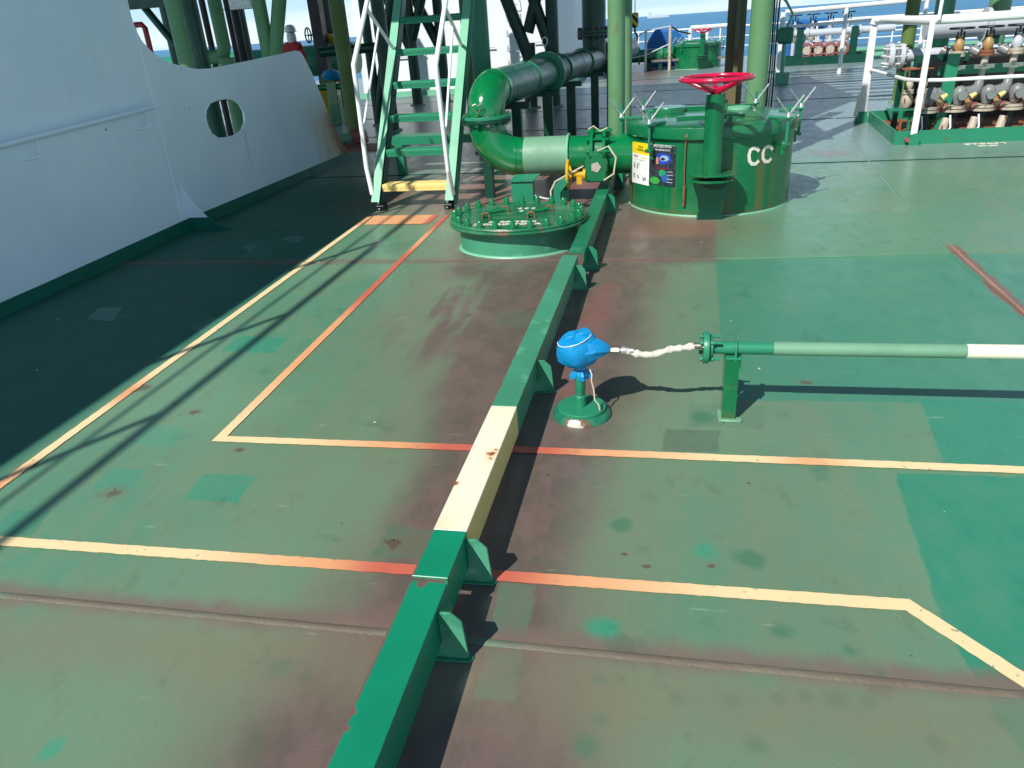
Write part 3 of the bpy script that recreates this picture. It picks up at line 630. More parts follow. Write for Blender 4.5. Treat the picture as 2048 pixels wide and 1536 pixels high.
# ---------------------------------------------------------------- round hatch
hx, hy, hr = .445, 7.56, .755
def lidpt(a, r, z): return (hx + r * math.cos(a), hy + r * math.sin(a), z)
def make_hatch(label, group):
    h = thing('tank_hatch', (hx, hy, 0), label, 'tank hatch', group)
    MB().lathe([(hr, 0), (hr, .66), (hr - .02, .66), (hr - .02, .0)], (hx, hy, 0), 72).build('coaming', M['green_hatch'], h)
    MB().lathe([(hr + .008, 0), (hr + .004, .012)], (hx, hy, 0), 72).build('weld_bead', M['green_mint'], h)
    lid = MB().lathe([(hr + .030, .665), (hr + .034, .67), (hr + .034, .755), (hr + .030, .765), (hr - .03, .776), (.3, .792), (0, .795)], (hx, hy, 0), 72).build('lid', M['green_hatch'], h)
    MB().box((hx - .02, hy + .38, .80), (.85, .05, .045)).build('stiffener', M['green_hatch'], lid, bevel=.004)
    MB().box((hx - .02, hy - .3, .797), (.60, .04, .03)).build('stiffener', M['green_hatch'], lid, bevel=.004)
    MB().lathe([(.16, .78), (.16, .83), (.155, .84), (0, .84)], (hx - .38, hy + .28, 0), 32).build('ullage_cover', M['green_hatch'], lid)
    MB().lathe([(.11, .78), (.11, .81), (0, .82)], (hx + .28, hy + .30, 0), 24).build('vent_cap', M['green_mint'], lid)
    for deg in (184, 228, 318, 8, 55, 140):
        a = math.radians(deg); d = Vector((math.cos(a), math.sin(a), 0)); tt = Vector((-d.y, d.x, 0)); c = Vector((hx, hy, 0))
        rr = hr + .075
        cl = MB().cyl(c + d * rr + Vector((0, 0, .56)), c + d * rr + Vector((0, 0, .905)), .013, seg=8).build('clamp_bolt', M['green'], h)
        MB().prism([c + d * (hr - .12) + tt * .022 + Vector((0, 0, .782)), c + d * (hr - .12) - tt * .022 + Vector((0, 0, .782)), c + d * (rr + .03) - tt * .028 + Vector((0, 0, .782)), c + d * (rr + .03) + tt * .028 + Vector((0, 0, .782))], (0, 0, .018)).build('lug', M['green'], cl, bevel=.003)
        MB().box(c + d * (hr + .04) + Vector((0, 0, .545)), (.03, .03, .11)).cyl(c + d * rr + tt * -.035 + Vector((0, 0, .565)), c + d * rr + tt * .035 + Vector((0, 0, .565)), .018, seg=10).build('hinge_eye', M['green_gloss'], cl)
        ws = M['galv']; v = Vector((math.cos(math.radians(20)), math.sin(math.radians(20)), 0))
        MB().cyl(c + d * rr + Vector((0, 0, .80)), c + d * rr + Vector((0, 0, .835)), .026, .018, seg=10).cyl(c + d * rr + Vector((0, 0, .825)) + v * .01, c + d * rr + Vector((0, 0, .965)) + v * .125, .011, .008, seg=8).cyl(c + d * rr + Vector((0, 0, .825)) - v * .01, c + d * rr + Vector((0, 0, .965)) - v * .125, .011, .008, seg=8).build('wing_nut', ws, cl)
    return h
hatch = make_hatch('large round green tank hatch in front marked CC, wing nuts round its lid', 'round tank hatches')
# letters CC laid on the curved side
def on_side(px, py, off=.004):
    d = ray(px, py); o = Vector((0, 0, H)); ox, oy = -hx, -hy
    A = d.x ** 2 + d.y ** 2; B = 2 * (ox * d.x + oy * d.y); C_ = ox * ox + oy * oy - (hr + off) ** 2
    tt = (-B - math.sqrt(max(0, B * B - 4 * A * C_))) / (2 * A); return o + d * tt
for pxs in (((1518, 303), (1515, 298), (1507, 296), (1501, 300), (1498, 310), (1499, 322), (1504, 328), (1511, 328), (1518, 321)), ((1545, 300), (1543, 295), (1536, 293), (1529, 297), (1526, 306), (1526, 317), (1530, 323), (1537, 323), (1543, 317))):
    pts = [on_side(*q) for q in pxs]; mb = MB(); c = Vector((hx, hy, 0)); vs = []
    for i, q in enumerate(pts):
        tn = (pts[min(i + 1, len(pts) - 1)] - pts[max(i - 1, 0)]).normalized(); nrm = Vector((q.x - hx, q.y - hy, 0)).normalized(); sd = tn.cross(nrm) * .0155
        vs += [q + sd, q - sd]
    mb.add(vs, [(2 * i, 2 * i + 1, 2 * i + 3, 2 * i + 2) for i in range(len(pts) - 1)]).build('letter', M['cc'], hatch)
# rusty wire hanging on the side
MB().tube([on_side(1373, 272, .02), on_side(1371, 300, .02), on_side(1369, 345, .02), on_side(1369, 375, .02)], .005, seg=6).tube([on_side(1369, 372, .02), on_side(1368, 395, .02), on_side(1367, 412, .02)], .012, seg=6).cyl(on_side(1373, 272, -.01), on_side(1373, 272, .04), .014).build('hanging_rod', M['rusty'], hatch)
def sheet_on_side(x0, x1, yt, yb, off, n=8):
    a = [on_side(x0 + (x1 - x0) * i / n, yt + 5.0 * i / n - 1, off) for i in range(n + 1)]
    vs = []; hh = (on_side(x0, yt, off).z - on_side(x0, yb, off).z)
    for q in a: vs += [q, q - Vector((0, 0, hh))]
    mb = MB(); fs = [(2 * i, 2 * i + 2, 2 * i + 3, 2 * i + 1) for i in range(n)]
    inn = [Vector((q.x - hx, q.y - hy, 0)).normalized() * -.002 for q in [Vector(v) for v in vs]]
    m = len(vs); mb.add(vs + [Vector(v) + w for v, w in zip(vs, inn)], fs + [tuple(i + m for i in f[::-1]) for f in fs])
    return mb, a, hh
def poster_mat(kind, a, hh):
    s = Sh('poster_print_' + kind); p0, p1 = a[0], a[-1]; L = (p1 - p0).length; u = (p1 - p0) / L
    U = ((s.X - p0.x) * u.x + (s.Y - p0.y) * u.y) * (1 / L); V = (s.Z - (p0.z - hh)) * (1 / hh)
    n = s.noise(30, 4, .6)
    def rect(x0, x1, y0, y1): return (s.ss(x0 - .01, x0 + .01, U) * s.ss(x1 + .01, x1 - .01, U)) * (s.ss(y0 - .006, y0 + .006, V) * s.ss(y1 + .006, y1 - .006, V))
    def ell(x, y, rx, ry): return s.ss(1.08, .92, (((U - x) * (1 / rx)) * ((U - x) * (1 / rx)) + ((V - y) * (1 / ry)) * ((V - y) * (1 / ry))).sqrt() + (n - .5) * .5)
    if kind == 'yellow':
        c = s.mix(lin(238, 240, 236), lin(250, 214, 20), s.ss(.745, .755, V))
        c = s.mix(c, lin(200, 60, 80), rect(.12, .42, .665, .70)); c = s.mix(c, lin(225, 200, 60), rect(.6, .9, .655, .68))
        g = s.noise(60, 2, .5)
        for r_ in ((.1, .24, .38, .52), (.36, .52, .38, .54), (.1, .25, .12, .25), (.38, .5, .15, .23), (.68, .86, .12, .22), (.78, .9, .42, .45), (.2, .8, .60, .615)): c = s.mix(c, lin(90, 90, 90), rect(*r_) * s.ss(.42, .55, g))
    else:
        c = s.mix(lin(40, 46, 54), lin(66, 76, 84), s.ss(.45, .7, n))
        c = s.mix(c, lin(40, 70, 170), ell(.55, .66, .3, .14)); c = s.mix(c, lin(150, 170, 200), ell(.60, .67, .17, .07)); c = s.mix(c, lin(40, 46, 60), ell(.56, .65, .08, .035))
        c = s.mix(c, lin(220, 140, 70), rect(.30, .38, .52, .68))
        c = s.mix(c, lin(40, 150, 100), ell(.55, .3, .14, .09)); c = s.mix(c, lin(60, 160, 70), ell(.25, .1, .2, .09)); c = s.mix(c, lin(50, 90, 160), ell(.66, .18, .14, .1))
        for y in (.34, .26, .16, .08): c = s.mix(c, lin(200, 205, 205), rect(.72, .92, y, y + .012))
        c = s.mix(c, lin(190, 196, 190), s.ss(.975, .985, V) * .6)
    s.bump(n, .3, .01); return s.out(c, .3, 0, .3)
for kind, x0, x1, yt, yb, lab in (('yellow', 1265, 1299, 284, 365, 'white notice with yellow header stuck on the round hatch side'), ('black', 1299, 1352, 288, 368, 'dark laminated poster with blue and green drawings stuck on the round hatch side')):
    mb, a, hh = sheet_on_side(x0, x1, yt, yb, .006)
    o = mb.build('poster', poster_mat(kind, a, hh), None, origin=tuple((a[0] + a[-1]) / 2 - Vector((0, 0, hh)))); tag(o, lab, 'poster')
    u = (a[-1] - a[0]).normalized(); ang = math.atan2(u.y, u.x); mid_ = a[4]; nr = Vector((mid_.x - hx, mid_.y - hy, 0)).normalized() * .004
    if kind == 'yellow':
        for b, k in (('THIS IS AN', .10), ('ENCLOSED SPACE', .17)): text(b, .024, mid_ + nr - Vector((0, 0, hh * k)), M['black'], o, rot=(math.pi / 2, 0, ang), th=.0004, sx=.72)
    else:
        text('ENCLOSED SPACES', .030, mid_ + nr - Vector((0, 0, hh * .04)), M['white'], o, rot=(math.pi / 2, 0, ang), th=.0004, sx=.75)
        text('TEST BEFORE ENTRY', .022, mid_ + nr - Vector((0, 0, hh * .13)), M['white'], o, rot=(math.pi / 2, 0, ang), th=.0004, sx=.85)
        text('CAUSES OF DEATH', .018, mid_ + nr - Vector((0, 0, hh * .58)), M['pink'], o, rot=(math.pi / 2, 0, ang), th=.0004, sx=.8)

# valve wheel stand in front of the hatch
def make_wheel(sx_, sy_, label, group):
    st = thing('valve_wheel_stand', (sx_, sy_, 0), label, 'valve wheel', group)
    MB().cyl((sx_, sy_, .40), (sx_, sy_, 1.045), .080, seg=32).build('column', M['green_hatch'], st)
    MB().cyl((sx_ - .06, sy_ + .06, .9), (sx_ + .09, sy_ + .02, .9), .012, seg=8).cyl((sx_ + .07, sy_, .98), (sx_ + .10, sy_, .98), .014, seg=8).cyl((sx_ + .07, sy_, .86), (sx_ + .10, sy_, .86), .014, seg=8).build('bolt', M['green_gloss'], st)
    MB().lathe([(.0, .392), (.200, .392), (.203, .398), (.200, .408), (0, .412)], (sx_ + .01, sy_ + .02, 0), 36, sx=1.0, sy=.72).build('upper_flange', M['green_hatch'], st)
    MB().lathe([(.0, .335), (.178, .335), (.182, .342), (.178, .356), (0, .358)], (sx_ + .01, sy_ + .03, 0), 36, sx=1.0, sy=.70).cyl((sx_ - .12, sy_, .355), (sx_ - .12, sy_, .395), .015, seg=8).cyl((sx_ + .13, sy_, .355), (sx_ + .13, sy_, .395), .015, seg=8).build('lower_flange', M['green_hatch'], st)
    # tapered gusset box down to the deck
    vs = []
    for z, w, y0, y1 in ((.335, .165, sy_ - .06, hy - .70), (.18, .115, sy_ - .01, hy - .72), (.05, .095, sy_ + .03, hy - .74), (0, .115, sy_ + .03, hy - .74)):
        vs += [(sx_ + .01 - w, y0, z), (sx_ + .01 + w, y0, z), (sx_ + .01 + w, y1, z), (sx_ + .01 - w, y1, z)]
    MB().add(vs, [(4 * i + j, 4 * i + (j + 1) % 4, 4 * i + 4 + (j + 1) % 4, 4 * i + 4 + j) for i in range(3) for j in range(4)] + [(0, 1, 2, 3), (12, 15, 14, 13)]).build('gusset_box', M['green_dark'], st, sharp=25)
    MB().cyl((sx_, sy_, 1.045), (sx_, sy_, 1.09), .042, .055, seg=16).build('hub', M['pink'], st)
    R_ = .285; wz = 1.165
    MB().tube(arc((sx_, sy_, wz), R_, (1, 0, 0), (0, 1, 0), 0, 352, 44), .0195, seg=10, closed=True).build('wheel_rim', M['pink'], st, sharp=60)
    for k in range(5):
        a = 2 * math.pi * (k + .25) / 5
        MB().tube([(sx_ + .03 * math.cos(a), sy_ + .03 * math.sin(a), 1.07), (sx_ + .14 * math.cos(a), sy_ + .14 * math.sin(a), 1.105), (sx_ + R_ * math.cos(a), sy_ + R_ * math.sin(a), wz - .005)], [.028, .020, .016], seg=8).build('spoke', M['pink'], st)
    return st
wheel = make_wheel(.425, 6.66, 'pink handwheel on green column standing in front of the round hatch marked CC', 'pink valve wheels')

# ---------------------------------------------------------------- big cargo pipe from the hatch
PZ, PR, PX = .465, .186, -1.70
cp = thing('cargo_pipe', (PX, 7.5, 0), 'big glossy green pipe bending up from the round hatch and away over deck', 'pipe')
MB().cyl((-.22, 7.5, PZ), (-.42, 7.5, PZ), PR, seg=40).build('stub', M['green_gloss'], cp)
MB().cyl((-.36, 7.5, PZ), (-.90, 7.5, PZ), PR - .003, seg=40).build('straight_section', M['green_gloss'], cp)
MB().cyl((-.89, 7.5, PZ), (-1.33, 7.5, PZ), PR + .002, seg=40).build('straight_section', M['green_pale'], cp, label='pale matt green stretch of the pipe')
el = [Vector((-1.30, 7.5, PZ)), Vector((-1.36, 7.5, PZ))] + arc((-1.36, 7.5, PZ + .34), .34, (0, 0, -1), (-1, 0, 0), 0, 90, 16)[1:] 
MB().tube(el, PR, seg=40).build('elbow', M['green_gloss'], cp, sharp=60)
MB().cyl((-1.40, 7.5, PZ), (-1.41, 7.5, PZ), PR + .006, seg=40).build('weld_bead', M['green_gloss'], cp)
MB().lathe([(.0, 0), (.240, 0), (.243, .004), (.243, .026), (.240, .030), (0, .030)], (PX, 7.5, .812), 48).build('flange', M['green_dark'], cp)
MB().lathe([(.0, 0), (.240, 0), (.243, .004), (.243, .026), (.240, .030), (0, .030)], (PX, 7.5, .845), 48).build('flange', M['green'], cp)
for k in range(12):
    a = 2 * math.pi * (k + .5) / 12
    MB().cyl((PX + .215 * math.cos(a), 7.5 + .215 * math.sin(a), .785), (PX + .215 * math.cos(a), 7.5 + .215 * math.sin(a), .90), .013, seg=8).cyl((PX + .215 * math.cos(a), 7.5 + .215 * math.sin(a), .79), (PX + .215 * math.cos(a), 7.5 + .215 * math.sin(a), .812), .022, seg=6).build('bolt', M['steel' if k % 3 == 0 else 'green_gloss'], cp)
dirn = Vector((.40, 3.6, 0)).normalized()
c0 = Vector((PX, 7.5, .875)); e2 = [c0 + Vector((0, 0, -.02))]
cc_ = c0 + dirn * .28
for i in range(0, 17):
    a = math.radians(90 * i / 16); e2.append(cc_ - dirn * .28 * math.cos(a) + Vector((0, 0, .215 * math.sin(a))))
zt = e2[-1].z
MB().tube(e2, PR - .002, seg=40).build('elbow', M['green_gloss'], cp, sharp=60)
pA = e2[-1]
def along(d): return pA + dirn * d
MB().cyl(along(-.02), along(.04), PR + .007, seg=40).build('weld_bead', M['green_gloss'], cp)
MB().cyl(along(0), along(2.15), PR + .001, seg=40).build('straight_section', M['green_far'], cp)
MB().cyl(along(2.1), along(5.4), PR - .008, seg=40).build('straight_section', M['green_dark'], cp)
MB().cyl(along(2.05), along(2.085), .25, seg=40).cyl(along(2.095), along(2.13), .25, seg=40).build('flange', M['green'], cp)
for d in (1.15, 2.75, 4.2): MB().cyl(along(d), along(d + .03), PR + .012, seg=40).build('band', M['green'], cp)
pB = along(5.2)
MB().cyl(pB - Vector((0, 0, .02)), pB + Vector((0, 0, 2.8)), PR, seg=36).build('riser', M['green_dark'], cp)
MB().cyl(pB + Vector((0, 0, .33)), pB + Vector((0, 0, .37)), .27, seg=36).cyl(pB + Vector((0, 0, .38)), pB + Vector((0, 0, .42)), .27, seg=36).build('flange', M['green_dark'], cp)
for k in range(10):
    a = 2 * math.pi * k / 10; MB().cyl(pB + Vector((.24 * math.cos(a), .24 * math.sin(a), .29)), pB + Vector((.24 * math.cos(a), .24 * math.sin(a), .46)), .02, seg=8).build('bolt', M['black'], cp)
MB().cyl(along(5.5), along(5.54), .27, seg=36).cyl(along(5.56), along(5.6), .27, seg=36).build('flange', M['green_dark'], cp)
MB().cyl(along(5.58), along(9), PR - .01, seg=30).build('straight_section', M['green_dark'], cp)
for d, w in ((.55, .10), (1.9, .12), (3.2, .12), (4.9, .12), (6.3, .12)):
    q = along(d)
    MB().box((q.x + .06, q.y, (q.z - PR) / 2), (w, .10, q.z - PR - .01)).box((q.x, q.y, q.z - PR - .03), (.42, .12, .06)).build('support', M['green_dark'], cp)
MB().box((-1.80, 7.85, .30), (.09, .09, .60)).build('support', M['green_dark'], cp)
MB().box((-.95, 7.60, .14), (.07, .09, .27)).build('support', M['green_dark'], cp)
def loop(c, s_=1.0): return [Vector(c) + Vector(q) * s_ for q in ((0, 0, 0), (0, 0, .04), (-.035, 0, .07), (-.04, 0, .11), (-.01, 0, .12), (.015, 0, .10), (.045, 0, .12), (.05, 0, .10), (.02, 0, .06), (0, 0, .03))]
MB().tube(loop((PX - .04, 7.28, .88)), .006, seg=6).build('wire_loop', M['steel'], cp)
MB().tube([along(2.1) + Vector((0, 0, .24)) + Vector(q) for q in ((0, 0, 0), (0, 0, .06), (-.03, 0, .10), (-.03, 0, .15), (0, 0, .17), (.03, 0, .15), (.03, 0, .10), (0, 0, .07))], .006, seg=6).build('wire_loop', M['white'], cp)
MB().tube(arc((-.895, 7.5, PZ), PR + .014, (0, 1, 0), (0, 0, 1), 0, 345, 30), .012, seg=8, closed=True).build('band', M['green_mint'], cp)
# butterfly valve with gear box and yellow handwheel
vx = -.60
bv = thing('butterfly_valve', (vx, 7.3, 0), 'green butterfly valve with gear box and small yellow handwheel beside the hatch', 'valve')
MB().cyl((vx - .075, 7.5, PZ), (vx - .045, 7.5, PZ), .252, seg=40).build('flange', M['green_gloss'], bv)
MB().cyl((vx + .045, 7.5, PZ), (vx + .075, 7.5, PZ), .252, seg=40).build('flange', M['green_gloss'], bv)
MB().cyl((vx - .045, 7.5, PZ), (vx + .045, 7.5, PZ), .205, seg=36).build('valve_body', M['green_hatch'], bv)
for k in range(12):
    a = 2 * math.pi * (k + .5) / 12; y, z = 7.5 + .228 * math.cos(a), PZ + .228 * math.sin(a)
    MB().cyl((vx - .115, y, z), (vx + .125, y, z), .012, seg=8).cyl((vx - .10, y, z), (vx - .078, y, z), .021, seg=6).cyl((vx + .078, y, z), (vx + .10, y, z), .021, seg=6).build('bolt', M['green_gloss'], bv)
MB().cyl((vx, 7.32, PZ - .02), (vx, 7.18, PZ - .05), .05, seg=16).build('valve_neck', M['green_hatch'], bv)
MB().prism([(vx - .10, 7.11, .27), (vx + .10, 7.11, .27), (vx + .105, 7.11, .46), (vx + .06, 7.11, .54), (vx - .06, 7.11, .54), (vx - .105, 7.11, .46)], (0, .09, 0)).build('gear_box', M['green_hatch'], bv, bevel=.012)
MB().cyl((vx, 7.102, .41), (vx, 7.11, .41), .05, seg=5).build('indicator', M['bone'], bv)
for dx, dz in ((-.08, .30), (.08, .30), (-.06, .515), (.06, .515)): MB().cyl((vx + dx, 7.095, dz), (vx + dx, 7.12, dz), .012, seg=6).build('bolt', M['green_gloss'], bv)
MB().cyl((vx - .10, 7.15, .34), (vx - .23, 7.15, .345), .028, seg=14).cyl((vx - .10, 7.15, .34), (vx - .125, 7.15, .34), .055, seg=14).box((vx - .16, 7.13, .29), (.05, .03, .07)).build('wheel_shaft', M['yellow'], bv)
hw = MB().tube(arc((vx - .265, 7.15, .345), .125, (0, 1, 0), (0, 0, 1), 0, 345, 24), .015, seg=8, closed=True).build('handwheel', M['yellow'], bv)
for k in range(3):
    a = 2 * math.pi * k / 3 + .5; MB().cyl((vx - .23, 7.15, .345), (vx - .265, 7.15 + .125 * math.cos(a), .345 + .125 * math.sin(a)), .011, seg=6).build('spoke', M['yellow'], hw)
MB().tube([(vx - .12, 7.13, .42), (vx - .25, 7.1, .36), (vx - .38, 7.05, .30), (vx - .42, 7.0, .22), (vx - .41, 6.98, .10), (vx - .40, 6.97, .01)], .009, seg=6).build('cord', M['rope'], bv)
MB().tube([(vx + .02, 7.1, .56), (vx + .12, 7.08, .60), (vx + .19, 7.05, .50), (vx + .17, 7.03, .36), (vx + .08, 7.05, .30)], .008, seg=6).build('cord', M['rope'], bv)
MB().tube([(vx - .08, 7.28, .73), (vx - .03, 7.26, .76), (vx + .03, 7.27, .71), (vx + .1, 7.25, .74)], .007, seg=6).build('cord', M['rope'], bv)

# green box and bent arm behind the manhole
bo = thing('junction_box', (-1.27, 6.95, 0), 'green sheet metal box on a leg behind the oval manhole', 'box')
MB().box((-1.275, 6.97, .235), (.205, .12, .21)).build('housing', M['green'], bo, bevel=.003)
MB().prism([(-1.385, 6.89, .338), (-1.16, 6.89, .338), (-1.12, 7.06, .368), (-1.365, 7.06, .368)], (0, 0, .008)).build('lid', M['green'], bo)
MB().box((-1.275, 6.96, .065), (.17, .09, .13)).build('leg', M['green'], bo)
MB().tube([(-1.17, 6.94, .2), (-1.09, 6.95, .17), (-1.02, 6.98, .15)], .009, seg=6).build('cable', M['white'], bo)
ar = MB().prism([(-1.02, 7.02, 0), (-.93, 7.02, 0), (-.93, 7.02, .20), (-.85, 7.02, .29), (-.85, 7.02, .34), (-.93, 7.02, .32), (-1.02, 7.02, .23)], (0, .11, 0)).build('bent_bracket', M['green'], None, bevel=.004, origin=(-.97, 7.07, 0)); tag(ar, 'bent green flat bracket rising beside yellow handwheel cord', 'bracket')
l2 = thing('low_bench', (-2.35, 9.6, 0), 'low green steel bench frame seen through the ladder', 'frame')
MB().box((-2.65, 9.5, .42), (1.5, .30, .10)).build('top_beam', M['green'], l2)
for x in (-3.3, -2.0): MB().box((x, 9.4, .185), (.10, .10, .37)).build('leg', M['green'], l2)

# ---------------------------------------------------------------- ladder
ld = thing('inclined_ladder', (-2.5, 7.4, 0), 'steep green ladder with lowest tread yellow and white handrails', 'ladder')
sd = Vector((0, 1.27, 1.63)).normalized()
for X, tt in ((-2.865, 'left'), (-2.135, 'right')):
    a = Vector((X, 7.36, .02)); b = a + sd * 5.2
    MB().prism([a + Vector((-.012, -.075, 0)), a + Vector((-.012, .075, 0)), b + Vector((-.012, .075, 0)), b + Vector((-.012, -.075, 0))], (.022, 0, 0)).build('stringer', M['green_dark'], ld)
    MB().prism([a + Vector((dx, -.079, dz)) for dx, dz in ((-.075, .08), (.012, .08))] + [b + Vector((dx, -.079, 0)) for dx in (.012, -.075)] if X < -2.5 else [a + Vector((dx, -.079, dz)) for dx, dz in ((-.012, .08), (.075, .08))] + [b + Vector((dx, -.079, 0)) for dx in (.075, -.012)], (0, .006, 0)).build('stringer_flange', M['green_mint'], ld)
    sx0, sx1 = ((-.075, .0) if X < -2.5 else (.0, .075))
    MB().prism([a + Vector((sx0, .079, 0)), a + Vector((sx1, .079, 0)), b + Vector((sx1, .079, 0)), b + Vector((sx0, .079, 0))], (0, -.006, 0)).build('stringer_flange', M['green_mint'], ld)
    MB().box((X, 7.38, .03), (.07, .13, .06)).cyl((X - .03, 7.30, .05), (X + .05, 7.30, .05), .016, seg=8).build('foot', M['black'], ld)
for i in range(14):
    z = .235 + .312 * i; y = 7.485 + .243 * i
    mb = MB().prism([(-2.85, y - .075, z), (-2.85, y - .065, z + .012), (-2.85, y + .105, z + .012), (-2.85, y + .105, z + .004), (-2.85, y - .06, z + .004), (-2.85, y - .066, z - .056), (-2.85, y - .075, z - .058)], (.71, 0, 0))
    tr = mb.build('tread', M['yellow_pale'] if i == 0 else M['green'], ld, bevel=.001, label='lowest tread, painted yellow' if i == 0 else None)
    nb = MB()
    for k in range(30):
        x = -2.83 + .023 * k; sg = 1 if k % 2 else -1
        nb.box((x, y - .075, z - .024), (.026, .008, .007), Matrix.Rotation(.8 * sg, 3, 'Y')).box((x, y - .02, z + .013), (.020, .005, .004), Matrix.Rotation(.8 * sg, 3, 'Z'))
    nb.build('tread_pattern', M['yellow_pale'] if i == 0 else M['green'], tr)['kind'] = 'stuff'
for X, Y0, sgn in ((-3.0, 7.44, -1), (-2.03, 7.10, 1)):
    if sgn < 0: pts = [(X + .06, 7.35, .16), (X, 7.44, .42), (X, 7.49, 1.40), (X, 8.12, 1.98), (X, 10.6, 5.2)]
    else: pts = [(X - .03, 7.30, .16), (X, 7.10, .42), (X - .02, 7.10, 1.37), (X - .02, 7.67, 1.91), (X, 9.8, 4.8)]
    hrl = MB().tube([pts[0], pts[1]] + [Vector(pts[1]).lerp(Vector(pts[2]), .96)] + [pts[2], Vector(pts[2]).lerp(Vector(pts[3]), .06), pts[3], pts[4]], .024, seg=12).build('handrail', M['white'], ld)
    b0 = Vector(pts[2]).lerp(Vector(pts[3]), .85)
    bt = Vector((-2.88 if sgn < 0 else -2.12, 8.40, 1.50))
    MB().tube([b0 + Vector((0, .05, 0)), bt], .018, seg=10).build('brace', M['white'], hrl)
    MB().tube([b0.lerp(bt, .45), Vector(pts[1]) + Vector((.0, .04, .35))], .013, seg=8).build('middle_rail', M['white'], hrl)

# ---------------------------------------------------------------- overhead platform and its pillars
M['plat'] = paint('platform_green_paint', (70, 130, 100), .5)
PZT = 4.2
pf = thing('overhead_platform', (-2, 12, PZT), 'raised green pipe rack platform above the frame that shades the far deck, with an added sun-blocking tongue', 'platform')
MB().prism([(-12, 6.6, PZT), (-6.8, 6.5, PZT), (-6.8, 4.2, PZT), (-5.3, 4.2, PZT), (-5.3, 6.5, PZT), (-2.6, 6.4, PZT), (-2.6, 7.3, PZT), (.2, 7.3, PZT), (.2, 9.4, PZT), (1.3, 11.6, PZT), (1.3, 17.9, PZT), (-12, 17.9, PZT)], (0, 0, .08), [[(-1.9, 9.4, PZT), (-1.2, 9.5, PZT), (-1.1, 10.2, PZT), (-1.8, 10.1, PZT)], [(-2.3, 12.2, PZT), (-.6, 12.2, PZT), (-.6, 12.5, PZT), (-2.3, 12.5, PZT)], [(-1.1, 8.2, PZT), (-.3, 8.2, PZT), (-.3, 8.6, PZT), (-1.1, 8.6, PZT)]]).build('floor_plate', M['plat'], pf)  # front-left tongue added to block sun through bulkhead hole; openings cut for lit patches
yy = 11.75
while yy < 19.5:
    w = random.uniform(.22, .42); x1 = random.uniform(5.6, 7.4)
    MB().box(((1.0 + x1) / 2, yy + w / 2, PZT - .05), (x1 - 1.0, w, .08)).build('cross_beam', M['plat'], pf); yy += w + random.uniform(.28, .5)
MB().box((1.32, 14.5, PZT + .3), (.12, 6, .3)).build('edge_beam', M['plat'], pf)
def pillar(base, r, mat, label, braces=(), h=PZT - .02, plate=True, square=False, fork=None):
    t = thing('support_pillar', (base[0], base[1], 0), label, 'pillar', 'pillars under the overhead platform')
    b = Vector((base[0], base[1], 0)); top = b + Vector((0, 0, fork if fork else h))
    m = MB().box((b + top) / 2, (2 * r, 2 * r, top.z)) if square else MB().cyl(b, top, r, seg=28)
    m.build('post', M[mat], t)
    if plate: MB().cyl(b, b + Vector((0, 0, .03)), r * 1.5, seg=24).build('base_ring', M['green_pale'], t)
    for (dx, z0, z1, rr) in braces: MB().cyl(b + Vector((0, 0, z0)), b + Vector((dx, 0, z1)), rr, seg=16).build('brace', M[mat], t)
    return t
def at(px, py, Y): q = AY(px, py, Y); return (q.x, Y)
pillar(at(358, 60, 9.0), .095, 'green_post', 'pale green round pillar nearest behind the curved cut-out of the bulkhead')
pillar(at(340, 60, 14), .10, 'green_dark', 'dark thin pillar just left of the pale green pillar behind the bulkhead')  # dark green on pillars from here on deepens their shade by colour
pillar(at(527, 55, 10.0), .09, 'green_post', 'pale green pillar with slanting brace behind the low part of bulkhead', braces=((.75, 1.2, 3.6, .09),))
pillar(at(712, 270, 12.8), .13, 'green_olive', 'thick weathered pillar with rusty streaks between bulkhead and ladder')
pillar(at(664, 222, 18), .13, 'black', 'black square pillar rising behind the sloping end of the bulkhead', square=True)
pillar(at(690, 208, 19.5), .14, 'black', 'black square pillar between the rusty pillar and the other black one', square=True)
pillar(at(752, 200, 15), .09, 'green_dark', 'slim dark pillar behind the left ladder handrail', braces=((.9, 0.2, 3.4, .10),))
pillar(at(784, 240, 14), .12, 'green_dark', 'shadow striped pillar behind the left ladder stringer')
pillar(at(836, 205, 19), .13, 'green_dark', 'forked olive pillar seen through the ladder on the left', braces=((-1.1, 1.2, 4, .12), (1.0, 1.4, 4, .11)), fork=2.6)
pillar(at(892, 195, 19.5), .12, 'green_dark', 'forked pillar seen through the ladder on the right', braces=((-1.3, 1.2, 4, .12),))
pillar(at(943, 208, 16), .09, 'green_olive', 'short olive pillar with rusty foot right of ladder')
pillar(at(968, 190, 11), .13, 'green', 'thick green pillar standing behind the raised pipe elbow')
pillar(at(1059, 130, 17), .14, 'green_dark', 'forked dark pillar in front of white house, left one above the big pipe', braces=((-1.1, 1.0, 4, .13), (.8, 1.5, 4, .12)), fork=1.3)
pillar(at(1107, 130, 17), .13, 'green_dark', 'forked dark pillar in front of white house, right one above the big pipe', braces=((-1.0, 1.0, 4, .12),), fork=3)
pillar(at(1233, 260, 8.75), .093, 'green_post', 'pale green pillar standing directly left of the round hatch')
pillar(at(1252, 260, 9.6), .065, 'green_post', 'slimmer shaded pillar right behind the pale one left of the hatch')
pillar(at(1510, 205, 9.2), .115, 'green_post', 'pale green pillar rising behind the round hatch')
ib = thing('steel_column', (*at(1470, 190, 10.2), 0), 'rust stained steel column left of the pale pillar behind the hatch', 'column')
qx, qy = at(1468, 150, 10.2)
MB().box((qx, qy, 2.08), (.015, .20, 4.16)).box((qx - .0, qy - .1, 2.08), (.05, .015, 4.16)).box((qx, qy + .1, 2.08), (.22, .015, 4.16)).build('profile', M['column'], ib)
